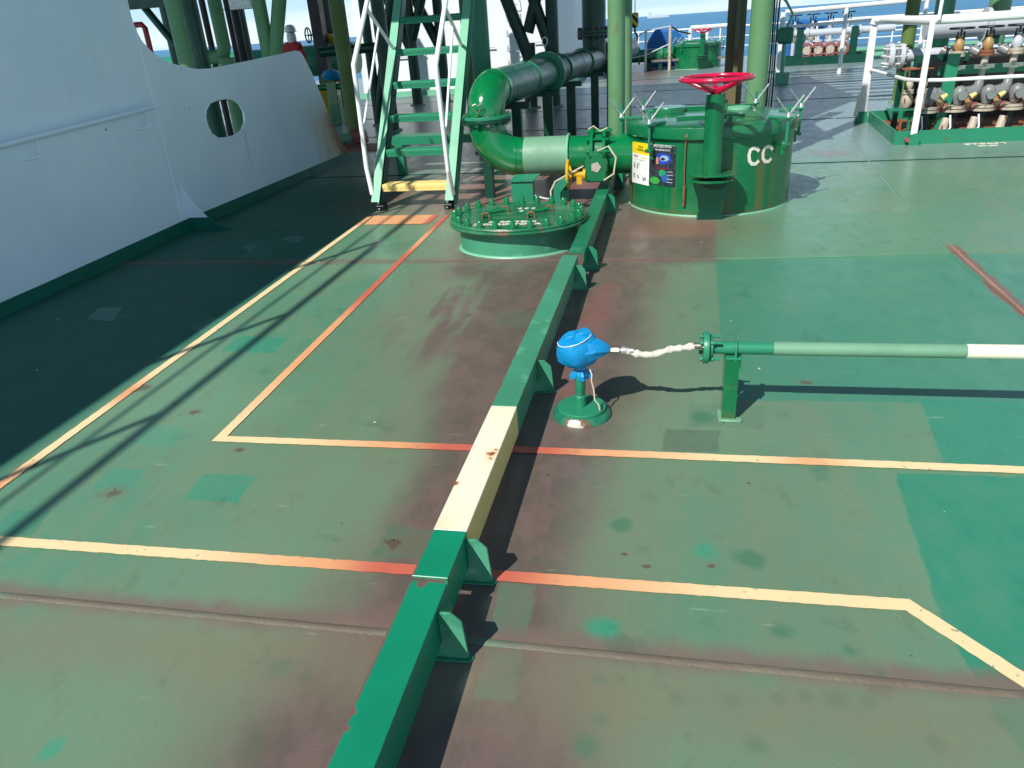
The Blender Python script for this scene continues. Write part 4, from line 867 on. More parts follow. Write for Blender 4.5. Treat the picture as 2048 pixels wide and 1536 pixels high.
MB().box((qx, qy, .3), (.26, .24, .02)).build('stiffener', M['rusty'], ib)
cb = thing('cable_bundle', (*at(1542, 190, 9.3), 0), 'bundle of grey cables clipped beside the pale pillar behind the hatch', 'cables')
for k in range(5):
    q = at(1533 + 4.6 * k, 100, 9.35)
    MB().tube([(q[0] + .004 * math.sin(j * 1.3 + k), q[1], .02 + 4.1 * j / 16) for j in range(17)], .010, seg=6).build('cable', M['steel' if k % 2 else 'black'], cb)
for z in (.55, 1.0, 1.45, 1.9): 
    q = at(1520, 100, 9.35); q2 = at(1556, 100, 9.35); MB().box(((q[0] + q2[0]) / 2, 9.34, z), (q2[0] - q[0], .035, .02)).build('clip', M['green'], cb)
pillar(at(1819, 60, 15), .11, 'green_olive', 'olive green pillar behind the front right manifold')
pillar(at(1882, 60, 14), .14, 'green_dark', 'black shaded pillar behind the front right manifold')
pillar(at(1982, 100, 14.5), .16, 'green_post', 'thick pillar behind manifold near right edge of photo')
a, b = AY(262, 8, 12), AY(336, 8, 12)
o = MB().box(((a.x + b.x) / 2, 12, a.z + .02), ((b.x - a.x) * 1.6, .1, .2)).build('tie_beam', M['green_dark'], None, origin=tuple(a)); tag(o, 'dark green horizontal tie beam at the top of the bulkhead cut-out', 'beam')
o = MB().cyl(AY(285, 10, 12.2), AY(352, 92, 12.2), .06).build('diagonal_brace', M['green_dark'], None, origin=tuple(AY(352, 92, 12.2))); tag(o, 'dark diagonal brace under the tie beam in the bulkhead cut-out', 'brace')
# service pipes on the left
def vpipe(px, py, Y, r, mat, label, z0=.0, grp='service pipes behind the bulkhead'):
    q = at(px, py, Y); o = MB().cyl((q[0], q[1], z0), (q[0], q[1], PZT - .02), r, seg=16).build('service_pipe', M[mat], None, origin=(q[0], q[1], z0)); tag(o, label, 'pipe', grp)
vpipe(385, 60, 12, .045, 'black', 'dark service pipe, first right of the pale pillar behind bulkhead')
vpipe(400, 60, 12, .05, 'black', 'dark service pipe, second right of the pale pillar behind bulkhead')
vpipe(416, 60, 12, .05, 'black', 'dark service pipe, third right of the pale pillar behind bulkhead')
vpipe(463, 60, 11, .038, 'black', 'thin black service pipe right of the striped green elbow pipe')
vpipe(486, 60, 15, .10, 'green_dark', 'dark pipe in the middle of the gap above the low bulkhead')
q = AY(440, 60, 10.6); q2 = AY(452, 112, 10.6)
ep = MB().tube([(q2.x - .55, 10.6, q2.z), (q2.x - .12, 10.6, q2.z), (q2.x - .03, 10.6, q2.z + .03), (q2.x, 10.6, q2.z + .12), (q2.x, 10.6, PZT)], .095, seg=20).build('elbow_pipe', M['green_post'], None, origin=(q2.x, 10.6, q2.z)); tag(ep, 'striped light green pipe with elbow showing above the low bulkhead', 'pipe')
vpipe(428, 235, 10, .11, 'green_dark', 'dark green pipe filling the left side of the oval bulkhead hole')
MB().cyl((q2.x, 10.6, 0), (q2.x, 10.6, q2.z - .02), .115, seg=20).build('foot_pipe', M['green_post'], ep)
q = AY(455, 235, 15); o = MB().box((q.x, 15, .75), (.9, .6, .22)).box((q.x - .4, 15, .4), (.15, .6, .8)).box((q.x + .4, 15, .4), (.15, .6, .8)).build('pipe_saddle', M['black'], None, origin=(q.x, 15, 0)); tag(o, 'black steel saddle seen through the oval bulkhead hole', 'saddle')
vpipe(470, 25, 13, .07, 'black', 'black service pipe right of the thin black one above the bulkhead')
vpipe(372, 25, 13, .06, 'black', 'black service pipe touching the right side of the pale pillar')
q = AY(480, 10, 12); o = MB().box((q.x, 12, q.z + .02), (.45, .2, .14)).box((q.x, 12, q.z - .05), (.52, .24, .02)).build('lamp_housing', M['galv'], None, origin=tuple(q)); tag(o, 'grey lamp housing at the top edge between service pipes', 'lamp')
# deck house behind the ladder
M['house'] = paint('white_house_paint', (232, 236, 236), .5, dirt=.03)
hs = thing('deck_house', (-5.5, 22.5, 0), 'bright white deck house with climbing rungs behind the ladder', 'deck house')
MB().prism([(-8.6, 22, .12), (-3.15, 22, .12), (-2.55, 23.2, .12), (-2.55, 26, .12), (-8.6, 26, .12)], (0, 0, 6)).build('wall', M['house'], hs)
MB().prism([(-8.7, 21.9, 0), (-3.1, 21.9, 0), (-2.45, 23.15, 0), (-2.45, 26, 0), (-8.7, 26, 0)], (0, 0, .14)).build('base', M['green_mint'], hs)
for k in range(7):
    z = .25 + .38 * k; x = -4.05
    MB().tube([(x - .2, 22.0, z + .18), (x - .17, 21.86, z), (x + .17, 21.86, z), (x + .2, 22.0, z + .18)], .012, seg=6).build('rung', M['silver'], hs)
for (xa, xb, z) in ((-7.9, -6.6, 1.05), (-5.0, -4.6, 1.15), (-3.5, -3.2, 1.2)): MB().tube([(xa, 21.93, z), (xb, 21.93, z)], .018, seg=6).build('grab_rail', M['silver'], hs)

# large transverse pipe on the left, seen over the bulkhead
tp = MB().cyl((-22, 19.0, 1.02), (-7.5, 19.0, 1.18), .36, seg=32).build('transverse_pipe', M['green'], None, origin=(-12, 19, 0)); tag(tp, 'thick green pipe running across deck behind the person in red', 'pipe')
for x in (-10, -14): MB().box((x, 19.0, .38), (.3, .5, .75)).build('saddle', M['green_dark'], tp)
q = AY(618, 72, 18.4)
vv = thing('globe_valve', (q.x, 18.9, 1.4), 'small green valve with upright spoked wheel on thick pipe right of person', 'valve')
MB().cyl((q.x + .05, 18.9, 1.42), (q.x + .05, 18.9, 1.62), .05).cyl((q.x + .05, 18.9, 1.62), (q.x + .05, 18.9, 1.85), .12, .17, seg=14).build('bonnet', M['green'], vv)
hw2 = MB().tube(arc((q.x - .2, 18.8, 1.75), .17, (0, 1, 0), (0, 0, 1), 0, 345, 20), .018, seg=6, closed=True).build('handwheel', M['green_dark'], vv)
MB().cyl((q.x - .2, 18.8, 1.75), (q.x + .0, 18.9, 1.75), .02).box((q.x - .2, 18.8, 1.75), (.02, .32, .02)).box((q.x - .2, 18.8, 1.75), (.02, .02, .32)).build('spindle', M['green_dark'], hw2)
q = AY(656, 86, 18.2)
yr = MB().tube(arc((q.x, 18.2, q.z - .1), .22, (1, 0, 0), (0, 0, 1), -10, 190, 12), .09, seg=10).build('yellow_hose', M['yellow'], None, origin=(q.x, 18.2, q.z)); tag(yr, 'yellow coiled hose lying over the thick pipe', 'hose')
q = AY(650, 160, 16.5)
yd = thing('yellow_drum', (q.x, 16.5, 0), 'yellow drum standing behind the sloping end of the bulkhead', 'drum')
MB().lathe([(.20, 0), (.25, .62), (.27, .64), (.27, .68), (.24, .68), (.19, .04), (0, .04)], (q.x, 16.5, 0), 24).build('shell', M['yellow'], yd)
MB().box((q.x, 16.5, .78), (.2, .2, .3)).build('contents', M['olive' if 0 else 'green_olive'], yd)
q = AY(663, 153, 15.5)
bb = MB().lathe([(.05, 0), (.16, .03), (.19, .10), (.15, .18), (.05, .22), (0, .22)], (q.x, 15.5, q.z - .08), 14).build('blue_cover', M['blue'], None, origin=(q.x, 15.5, q.z - .08)); tag(bb, 'small blue cloth cover beside the yellow drum', 'cloth cover')
gv = MB().box((q.x, 15.5, (q.z - .1) / 2), (.22, .22, q.z - .1)).cyl((q.x - .4, 15.5, q.z - .2), (q.x + .4, 15.5, q.z - .2), .06).build('valve_block', M['green_gloss'], None, bevel=.01, origin=(q.x, 15.5, 0)); tag(gv, 'green valve block under the small blue cloth cover', 'valve')
q = AY(735, 95, 14)
dp = MB().cyl((AY(640, 100, 14).x, 14, q.z - .03), (AY(770, 90, 14).x, 14, q.z), .085).build('cross_pipe', M['green_dark'], None, origin=(q.x, 14, q.z)); tag(dp, 'dark horizontal pipe tying the pillars together left of ladder', 'pipe')
# red winch foot
q = G(705, 292)
wf = thing('hose_coupling', (q.x, q.y, 0), 'red and green coupling lying on the deck at the end of the bulkhead', 'coupling')
MB().cyl((q.x - .30, q.y, .10), (q.x - .02, q.y + .1, .12), .085, seg=16).build('barrel', M['green_pale'], wf)
MB().cyl((q.x - .02, q.y + .1, .12), (q.x + .16, q.y + .15, .15), .125, seg=8).cyl((q.x + .16, q.y + .15, .16), (q.x + .2, q.y + .16, .17), .16, seg=6).build('head', M['primer'], wf)
MB().box((q.x + .4, q.y - .3, .012), (1.3, .7, .024)).build('base_plate', M['primer'], wf)
# red bent pipe seen in the curve
q = AY(290, 75, 11)
rp = MB().tube([AY(270, 50, 11), AY(283, 49, 11), AY(290, 56, 11), AY(296, 80, 11), AY(302, 105, 11)], .04, seg=12).build('bent_pipe', M['red'], None, origin=tuple(q)); tag(rp, 'dark red bent pipe in the curve of the cut-out', 'pipe')

# ---------------------------------------------------------------- person
q = AY(583, 80, 18); pxx = q.x
step = MB().box((pxx, 18, .07), (1.2, .8, .14)).build('deck_step', M['green_dark'], None, origin=(pxx, 18, 0)); tag(step, 'low dark step under the person in red', 'step')
def make_person():
    b = Vector((pxx, 18.0, .14)); P_ = thing('person', tuple(b), 'person in red overalls and white helmet standing with back to camera', 'person')
    J = [((0, 0, .95), .155), ((0, 0, 1.15), .15), ((0, .0, 1.36), .19), ((0, 0, 1.50), .10), ((0, .01, 1.58), .06), ((0, .02, 1.68), .085),
         ((-.10, 0, .86), .10), ((-.11, .0, .48), .07), ((-.11, 0, .08), .055), ((-.11, .13, .03), .045),
         ((.10, 0, .86), .10), ((.11, 0, .48), .07), ((.11, 0, .08), .055), ((.11, .13, .03), .045),
         ((-.19, 0, 1.43), .075), ((-.25, .02, 1.16), .055), ((-.20, .16, .98), .042), ((-.17, .22, .95), .035),
         ((.19, 0, 1.43), .075), ((.25, .02, 1.16), .055), ((.20, .16, .98), .042), ((.17, .22, .95), .035)]
    E_ = [(0, 1), (1, 2), (2, 3), (3, 4), (4, 5), (0, 6), (6, 7), (7, 8), (8, 9), (0, 10), (10, 11), (11, 12), (12, 13), (2, 14), (14, 15), (15, 16), (16, 17), (2, 18), (18, 19), (19, 20), (20, 21)]
    me = bpy.data.meshes.new('body'); me.from_pydata([j[0] for j in J], E_, []); o = bpy.data.objects.new('body', me); col.objects.link(o)
    sk = o.modifiers.new('skin', 'SKIN'); me.skin_vertices[0].data[0].use_root = True
    for i, j in enumerate(J): me.skin_vertices[0].data[i].radius = (j[1], j[1] * .75)
    sb = o.modifiers.new('sub', 'SUBSURF'); sb.levels = 2; sb.render_levels = 2
    dg = bpy.context.evaluated_depsgraph_get(); m2 = bpy.data.meshes.new_from_object(o.evaluated_get(dg)); bpy.data.objects.remove(o)
    m2.materials.clear(); m2.materials.append(M['redcloth']); m2.shade_smooth()
    o = bpy.data.objects.new('body', m2); col.objects.link(o); o.parent = P_
    def part(mb, n, m): mb.build(n, M[m], P_)
    hd = b + Vector((0, .02, 1.68))
    part(MB().lathe([(0, -.13), (.06, -.12), (.085, -.05), (.092, .02), (.08, .09), (.04, .13), (0, .14)], hd, 20), 'head', 'skin')
    part(MB().lathe([(.145, .02), (.15, .03), (.128, .04), (.128, .09), (.10, .15), (.05, .178), (0, .182)], hd, 24), 'helmet', 'white')
    part(MB().lathe([(.10, -.20), (.115, -.12), (.105, -.02), (.10, .0)], hd, 18), 'neck_cloth', 'white')
    return P_
make_person()

# ---------------------------------------------------------------- far hatch group
h2 = copy_tree(hatch); G2 = G(1396, 138); h2.location = (G2.x, G2.y + .7, 0)
tag(h2, 'distant round green tank hatch in front of the sea', 'tank hatch', 'round tank hatches')
for ch in list(h2.children):
    if ch.name.startswith(('letter', 'hanging_rod')): bpy.data.objects.remove(ch)
w2 = copy_tree(wheel); w2.location = (G2.x + .1, G2.y - .2, .0); tag(w2, 'distant pink handwheel over the far hatch in front of the sea', 'valve wheel', 'pink valve wheels')
f2 = Vector((G2.x, G2.y + .7, 0))
fp = thing('cargo_pipe', (f2.x - 2, f2.y, 0), 'distant green pipe running left from the far hatch', 'pipe')
MB().cyl((f2.x - .7, f2.y, .46), (f2.x - 2.6, f2.y, .46), .2, seg=24).build('straight_section', M['green_hatch'], fp)
MB().cyl((f2.x - 2.6, f2.y, .46), (f2.x - 3.6, f2.y, .46), .26, .2, seg=24).build('straight_section', M['green_dark'], fp)
for x in (-.95, -1.15, -1.9): MB().cyl((f2.x + x, f2.y, .46), (f2.x + x - .05, f2.y, .46), .27, seg=24).build('flange', M['green'], fp)
for x in (-1.6, -3.0): MB().box((f2.x + x, f2.y, .13), (.25, .3, .26)).build('support', M['green_dark'], fp)
q = AY(1332, 95, 29.5)
bc = MB().prism([(q.x - .75, 29.5, 0), (q.x + .75, 29.5, 0), (q.x + .7, 29.5, .8), (q.x + .35, 29.5, 1.15), (q.x - .4, 29.5, 1.2), (q.x - .75, 29.5, .7)], (0, .8, 0)).build('covered_machine', M['blue_dark'], None, bevel=.06, origin=(q.x, 29.9, 0)); tag(bc, 'machine under blue cover behind the far green pipe', 'machine')
gw = thing('gangway_section', (*at(1340, 132, 25), 0), 'long low walkway rail lying in front of the far hatch', 'walkway')
a, b = G(1310, 137), G(1452, 128)
MB().box(((a.x + b.x) / 2, (a.y + b.y) / 2 - 1.2, .30), ((b.x - a.x) * 1.1, .35, .07)).build('walkway_beam', M['steel'], gw)
for k in range(4): MB().box((a.x + (b.x - a.x) * (k + .3) / 4, (a.y + b.y) / 2 - 1.2, .13), (.12, .25, .26)).build('leg', M['green_dark'], gw)
# hook block
q = AY(1270, 45, 20)
hk = thing('crane_hook', (q.x, 20, q.z - .4), 'yellow and black striped crane hook block hanging on a wire', 'crane hook')
def hookmat():
    s = Sh('hazard_stripes'); w = s.math('FRACT', (s.X * 1.0 + s.Z * 1.0) * 5.2); c = s.mix(lin(228, 196, 60), lin(24, 26, 28), s.ss(.5, .54, w)); return s.out(c, .5)
M['hazard'] = hookmat()
q0 = AY(1270, 25, 20); q1 = AY(1270, 55, 20)
MB().box(((q0.x + q1.x) / 2, 20, (q0.z + q1.z) / 2), (.16, .14, q0.z - q1.z)).build('block', M['hazard'], hk, bevel=.03)
MB().cyl(q0, (q0.x, 20, 6), .012).build('wire', M['steel'], hk)
MB().tube([q1, q1 + Vector((0, 0, -.10)), q1 + Vector((.06, 0, -.2)), q1 + Vector((.05, 0, -.3)), q1 + Vector((-.03, 0, -.33)), q1 + Vector((-.07, 0, -.27))], .025, seg=8).build('hook', M['rusty'], hk)

# ---------------------------------------------------------------- rails
def railing(name, pts, heights, r, label, posts, mat='white', group='white guard rails'):
    b = Vector(pts[0]); t = thing(name, (b.x, b.y, b.z), label, 'railing', group)
    for i, h in enumerate(heights): MB().tube([Vector(p) + Vector((0, 0, h)) for p in pts], r if i == 0 else r * .7, seg=10).build('top_rail' if i == 0 else 'middle_rail', M[mat], t)
    for (f_) in posts:
        k = int(f_); q = Vector(pts[k]).lerp(Vector(pts[min(k + 1, len(pts) - 1)]), f_ - k)
        MB().cyl(q, q + Vector((0, 0, heights[0])), r * .9, seg=10).build('stanchion', M[mat], t)
    return t
railing('guard_rail', [(-14, 32.6, 0), (-1, 32.6, 0), (14.6, 32.6, 0)], [1.1, .75, .4], .03, 'white guard rail along the far deck edge', [k / 10 for k in range(0, 20)])
railing('guard_rail', [(14.6, 32.5, 0), (14.6, -2, 0)], [1.1, .75, .4], .03, 'white guard rail along the right ship side', [k / 14 for k in range(0, 15)])
# small rail left of the blue machine
a = AY(1292, 62, 27); b = AY(1341, 52, 27); c = AY(1375, 68, 27)
rl = thing('chain_rail', (a.x, 27, 0), 'thin grey rail with chain left of the far hatch', 'railing')
MB().cyl((a.x, 27, 0), (a.x, 27, a.z), .04).build('stanchion', M['silver'], rl); MB().cyl((b.x, 27, 0), (b.x, 27, b.z), .05).build('stanchion', M['bone'], rl)
MB().tube([(a.x - .9, 27.3, a.z - .5), a, b], .02, seg=6).build('top_rail', M['silver'], rl); MB().tube([(a.x - .9, 27.3, .35), (a.x, 27, .5), (b.x, 27, .8)], .02, seg=6).build('middle_rail', M['silver'], rl)
MB().tube([b, b.lerp(c, .5) - Vector((0, 0, .04)), c + Vector((.1, 0, 0))], .03, seg=6).build('chain', M['black'], rl)
q = AY(1385, 67, 26.4); MBx = railing('guard_rail', [(q.x, 28.6, 0), (q.x + 1.6, 28.8, 0)], [1.2], .07, 'short thick white rail behind the far hatch', [0, .35])
# elevated rail far right, on its own narrow gangway
q0 = AY(1571, 24, 22); q1 = AY(1571, 54, 22)
tR = thing('gangway_rail', (q0.x, 22, 0), 'tall white guard rail in front of the sea, upper right', 'railing', 'white guard rails')
q2 = AY(1985, -14, 22); q3 = AY(1985, 20, 22)
MB().tube([q0, q2], .055, seg=10).build('top_rail', M['white'], tR); MB().tube([q1, q3], .04, seg=10).build('middle_rail', M['white'], tR)
for px in (1567, 1692, 1850): 
    q = AY(px, 30, 22); zt_ = q0.z + (q2.z - q0.z) * (q.x - q0.x) / (q2.x - q0.x); MB().cyl((q.x, 22, 0), (q.x, 22, zt_), .07 if px == 1567 else .05).build('stanchion', M['white'], tR)
q = AY(1640, 60, 26)
railing('guard_rail', [(q.x, 26.5, 0), (14, 26.5, 0)], [1.15, .8, .45], .03, 'white guard rail behind the far manifold', [k / 6 for k in range(7)])
gc = MB().box((10.0, 27.2, .17), (9.5, .4, .34)).build('deck_coaming', M['green_mint'], None, origin=(10, 27.2, 0)); tag(gc, 'pale green coaming behind the far manifold', 'coaming')

# ---------------------------------------------------------------- manifold racks
def valve(x, y, z, s_=1.0, body='bone', top='brass', wheel='steel', label='', grp=''):
    t = thing('globe_valve', (x, y, z), label, 'valve', grp); V = lambda a, b, c: (x + a * s_, y + b * s_, z + c * s_)
    MB().lathe([(.0, -.11 * s_), (.05 * s_, -.10 * s_), (.075 * s_, -.05 * s_), (.08 * s_, 0), (.07 * s_, .05 * s_), (.05 * s_, .09 * s_), (0, .09 * s_)], (x, y, z), 16).build('valve_body', M[body], t)
    MB().cyl(V(0, 0, .09), V(0, 0, .12), .075 * s_, seg=12).cyl(V(0, 0, .125), V(0, 0, .15), .075 * s_, seg=12).build('bonnet_flange', M[top], t)
    MB().lathe([(.035 * s_, .15 * s_), (.052 * s_, .18 * s_), (.056 * s_, .21 * s_), (.046 * s_, .245 * s_), (.022 * s_, .26 * s_), (.02 * s_, .30 * s_), (0, .3 * s_)], (x, y, z), 12).build('bonnet', M[top], t)
    MB().cyl(V(0, 0, .30), V(0, 0, .42), .014 * s_, seg=8).cyl(V(-.05, 0, .15), V(-.05, 0, .38), .012 * s_, seg=6).cyl(V(.05, 0, .15), V(.05, 0, .38), .012 * s_, seg=6).build('yoke', M['black'], t)
    MB().tube(arc(V(0, 0, .42), .12 * s_, (1, 0, 0), (0, 1, 0), 0, 340, 18), .013 * s_, seg=6, closed=True).box(V(0, 0, .42), (.22 * s_, .02 * s_, .012 * s_)).box(V(0, 0, .42), (.02 * s_, .22 * s_, .012 * s_)).build('handwheel', M[wheel], t)
    return t
# near manifold
fx, fy = 3.0, 10.36
tray = thing('drip_tray', (4.4, 11.3, 0), 'rust filled drip tray with green rim under the near right manifold', 'drip tray')
TR = [(2.87, 10.36), (8, 10.44), (8, 12.6), (3.05, 12.5)]
MB().prism([(x, y, .005) for x, y in TR], (0, 0, .02)).build('tray_floor', M['rusty'], tray)
for i in range(4):
    a = Vector((*TR[i], 0)); b = Vector((*TR[(i + 1) % 4], 0)); n = (b - a).normalized(); w = Vector((n.y, -n.x, 0)) * .012
    MB().prism([a - w, b - w, b + w, a + w], (0, 0, .165)).build('rim', M['green'], tray)
MB().cyl((3.0, 10.30, .06), (3.0, 10.40, .06), .03, seg=12).cyl((3.0, 10.27, .06), (3.0, 10.31, .06), .022, seg=8).build('drain_plug', M['primer'], tray)
tx = text('STEAM', .095, tuple(G(1970, 287, .002)), M['cream'], deck, bold=.004, sx=1.6); text('O.D', .08, tuple(G(1976, 291, .002)), M['cream'], deck, bold=.004, sx=1.6)
# rail round the tray: flat white bars
rl = thing('manifold_rail', (2.97, 10.3, 0), 'thick white rail bending round the near right manifold', 'railing', 'white guard rails')
A0 = Vector((2.95, 12.5, 0)); A1 = Vector((3.06, 10.28, 0))
RH, RM = 1.40, .74
MB().prism([A0 + Vector((-.06, 0, .14)), A0 + Vector((.06, 0, .14)), A0 + Vector((.045, 0, RH - .03)), A0 + Vector((-.045, 0, RH - .03))], (0, .05, 0)).build('post', M['white'], rl, bevel=.008)
MB().prism([A0 + Vector((-.10, -.02, 0)), A0 + Vector((.07, -.02, 0)), A0 + Vector((.065, -.02, .16)), A0 + Vector((-.07, -.02, .16))], (0, .07, 0)).build('post_foot', M['green'], rl)
MB().prism([A0 + Vector((-.13, -.03, .10)), A0 + Vector((-.07, -.03, .10)), A0 + Vector((-.06, -.03, .42)), A0 + Vector((-.09, -.03, .42))], (0, .03, 0)).build('stiffener', M['cream'], rl)
MB().prism([A1 + Vector((-.04, 0, .12)), A1 + Vector((.035, 0, .12)), A1 + Vector((.03, 0, RH)), A1 + Vector((-.03, 0, RH))], (0, .035, 0)).build('post', M['white'], rl, bevel=.006)
MB().prism([A1 + Vector((-.05, -.01, 0)), A1 + Vector((.07, -.01, 0)), A1 + Vector((.07, -.01, .10)), A1 + Vector((.04, -.01, .15)), A1 + Vector((-.04, -.01, .13))], (0, .05, 0)).build('post_foot', M['green'], rl)
tr0 = A0 + Vector((0, .02, RH)); 
MB().tube([tr0 + Vector((-.01, 0, -.06)), tr0, tr0 + Vector((.08, -.12, -.0)), Vector((3.0, 10.75, RH)), Vector((3.10, 10.42, RH)), Vector((3.28, 10.33, RH)), Vector((4.2, 10.34, RH)), Vector((8, 10.4, RH))], .052, seg=14).build('top_rail', M['white'], rl)
MB().tube([A0 + Vector((.03, 0, RM)), Vector((3.0, 10.75, RM - .01)), Vector((3.10, 10.42, RM)), Vector((3.28, 10.33, RM)), Vector((4.2, 10.34, RM)), Vector((8, 10.4, RM))], .022, seg=10).build('middle_rail', M['white'], rl)
MB().box((6.2, 10.36, RH / 2), (.07, .04, RH)).build('post', M['white'], rl)
MB().cyl((A1.x + .06, A1.y + .02, RH), (A1.x + .10, A1.y + .02, 4.0), .02).build('upright_rod', M['white'], rl)
# frame and pipes
mf = thing('manifold', (4.6, 11.3, 0), 'near right steam manifold: silver header pipe on green frame', 'manifold')
hq = AY(1800, 112, 11.2); hq2 = AY(2048, 98, 11.2)
hd = Vector((hq.x, 11.2, hq.z)); hz2 = Vector((8.0, 11.2, hd.z + .02))
MB().cyl(hd, hz2, .075, seg=24).build('header_pipe', M['silver'], mf)
MB().cyl(hd + Vector((-.02, 0, 0)), hd + Vector((.03, 0, 0)), .15, seg=20).cyl(hd + Vector((-.16, 0, 0)), hd + Vector((-.10, 0, 0)), .16, seg=20).build('flange', M['silver'], mf)
for k in range(8):
    a = math.pi * k / 4; MB().cyl(hd + Vector((-.2, .125 * math.cos(a), .125 * math.sin(a))), hd + Vector((.06, .125 * math.cos(a), .125 * math.sin(a))), .016, seg=6).build('bolt', M['galv'], mf)
MB().box((hd.x + .05, 11.2, .45), (.06, .06, .9)).cyl((hd.x + .18, 11.1, .3), (hd.x + .18, 11.1, hd.z), .03).build('frame_post', M['green_dark'], mf)
fq = Vector((3.42, 10.75, 0))
MB().prism([fq, fq + Vector((.14, 0, 0)), fq + Vector((.16, 0, 1.0)), fq + Vector((.02, 0, 1.0))], (0, .04, 0)).build('frame_post', M['green'], mf)
MB().box((3.42, 10.9, .95), (.60, .05, .09)).build('frame_beam', M['green_dark'], mf)
MB().box((5.7, 10.9, .80), (4.6, .04, .10)).build('frame_beam', M['green'], mf)
MB().box((3.35, 11.0, .27), (.5, .03, .10)).box((3.05, 11.0, .35), (.3, .2, .02)).build('frame_beam', M['green'], mf)
MB().box((5.7, 11.9, .55), (4.6, .03, .9)).build('back_plate', M['black'], mf)
for k in range(4):
    MB().box((3.0 + .13 * k + .05, 10.9 + .1 * (k % 2), .12), (.03, .03, .24)).build('leg', M['green' if k % 2 else 'rusty'], mf)
gN = 'valves of the near right manifold'
for k in range(2): valve(3.10 + .17 * k, 10.95, .46, .9, 'bone', 'bone', 'rusty', ('small weathered valve at the left end of the near manifold, left one', 'small weathered valve at the left end of the near manifold, right one')[k], gN)
names = ['first', 'second', 'third', 'fourth', 'fifth', 'sixth']
for k in range(5):
    px = 1910 + 57 * k; base = AY(px, 135, 10.9); x = base.x
    mt = 'brass' if k < 2 else 'silver'
    tv = thing('globe_valve', (x, 10.9, .96), 'upper valve with black wheel, %s from left, on the near right manifold' % names[k], 'valve', gN)
    MB().cyl((x, 10.9, .955), (x, 10.9, .985), .088, seg=12).cyl((x, 10.9, .99), (x, 10.9, 1.02), .085, seg=12).build('flange', M['rusty' if k == 1 else 'bone'], tv)
    MB().lathe([(.04, 1.02), (.058, 1.05), (.062, 1.09), (.05, 1.13), (.03, 1.16), (.03, 1.19), (0, 1.19)], (x, 10.9, 0), 16).build('bonnet', M[mt], tv)
    MB().cyl((x, 10.9, 1.19), (x, 10.9, 1.29), .014, seg=8).cyl((x - .05, 10.9, 1.02), (x - .035, 10.9, 1.24), .012, seg=6).cyl((x + .05, 10.9, 1.02), (x + .035, 10.9, 1.24), .012, seg=6).build('yoke', M['black'], tv)
    MB().tube(arc((x, 10.9, 1.275), .13, (1, 0, 0), (0, 1, 0), 0, 340, 18), .013, seg=6, closed=True).box((x, 10.9, 1.275), (.24, .022, .012)).box((x, 10.9, 1.275), (.022, .24, .012)).build('handwheel', M['black'], tv)
    MB().cyl((x - .06, 10.95, .98), (x - .14, 11.02, 1.03), .05, .06, seg=14).build('side_body', M['old_silver'], tv)
    MB().cyl((x - .01, 10.9, .66), (x, 10.9, .955), .040, seg=14).build('branch_pipe', M['bone'], mf)
    MB().box((x - .005, 10.88, .83), (.23, .03, .045)).cyl((x - .005, 10.9, .80), (x - .005, 10.9, .825), .075, seg=14).build('branch_clamp', M['cream'], mf)
    MB().tube([(x - .01, 10.9, .68), (x - .02, 10.89, .60), (x - .07, 10.86, .54), (x - .15, 10.82, .52), (x - .24, 10.8, .52)], [.045, .06, .085, .09, .085], seg=16).build('branch_bend', M['old_silver'], mf)
    tv = thing('ball_valve', (x - .2, 10.72, .3), 'lower weathered valve with yellow bracket, %s from left, on the near right manifold' % names[k], 'valve', gN)
    MB().lathe([(0, .40), (.05, .41), (.07, .46), (.085, .53), (.07, .59), (.04, .62), (0, .63)], (x - .27, 10.74, 0), 16).cyl((x - .27, 10.62, .52), (x - .27, 10.86, .52), .055, .045, seg=12).build('valve_body', M['old_silver'], tv)
    MB().cyl((x - .17, 10.66, .50), (x - .11, 10.66, .54), .035, .02, seg=8).build('bracket', M['yellow_pale'], tv)
    MB().box((x - .20, 10.64, .44), (.05, .03, .10), Matrix.Rotation(-.4, 3, 'Y')).build('stay', M['brass'], tv)
    MB().cyl((x - .20, 10.70, .34), (x - .16, 10.70, .46), .05, seg=8).box((x - .10, 10.72, .38), (.07, .07, .10)).build('actuator', M['primer'], tv)
    MB().cyl((x - .31, 10.72, .33), (x - .31, 10.72, .36), .135, seg=18).cyl((x - .31, 10.72, .37), (x - .31, 10.72, .40), .135, seg=18).build('flange', M['bone'], tv)
    MB().cyl((x - .31, 10.72, .02), (x - .31, 10.72, .33), .055, seg=12).build('down_pipe', M['black'], mf)
    MB().cyl((x - .12, 10.62, .02), (x - .07, 10.66, .26), .06, .045, seg=12).build('drain_pipe', M['bone'], mf)
    if k < 3: MB().tube([(x - .38, 10.6, .30), (x - .37, 10.55, .16), (x - .45, 10.5, .05)], .011, seg=6).build('hose', M['white'], mf)
# pipes behind near manifold
for (y, z, r, m_, lab) in ((13.4, 1.22, .16, 'silver', 'thick grey pipe crossing behind the near right manifold, upper one'), (14.2, .80, .10, 'silver', 'grey pipe crossing behind the near right manifold, lower one'), (12.9, .45, .07, 'primer', 'red brown pipe crossing low behind the near right manifold')):
    x0 = AY(1850, 60, y).x; o = MB().cyl((x0, y, z), (15, y, z), r, seg=20).build('cross_pipe', M[m_], None, origin=(x0, y, z)); tag(o, lab, 'pipe')
    for kk in range(3): MB().cyl((x0 + .8 + kk * 2.2, y, z), (x0 + .86 + kk * 2.2, y, z), r * 1.45, seg=20).build('flange', M[m_], o)
    for kk in range(2): MB().box((x0 + 1 + kk * 2.5, y, z / 2), (.09, .09, z)).build('support', M['green_dark'], o)
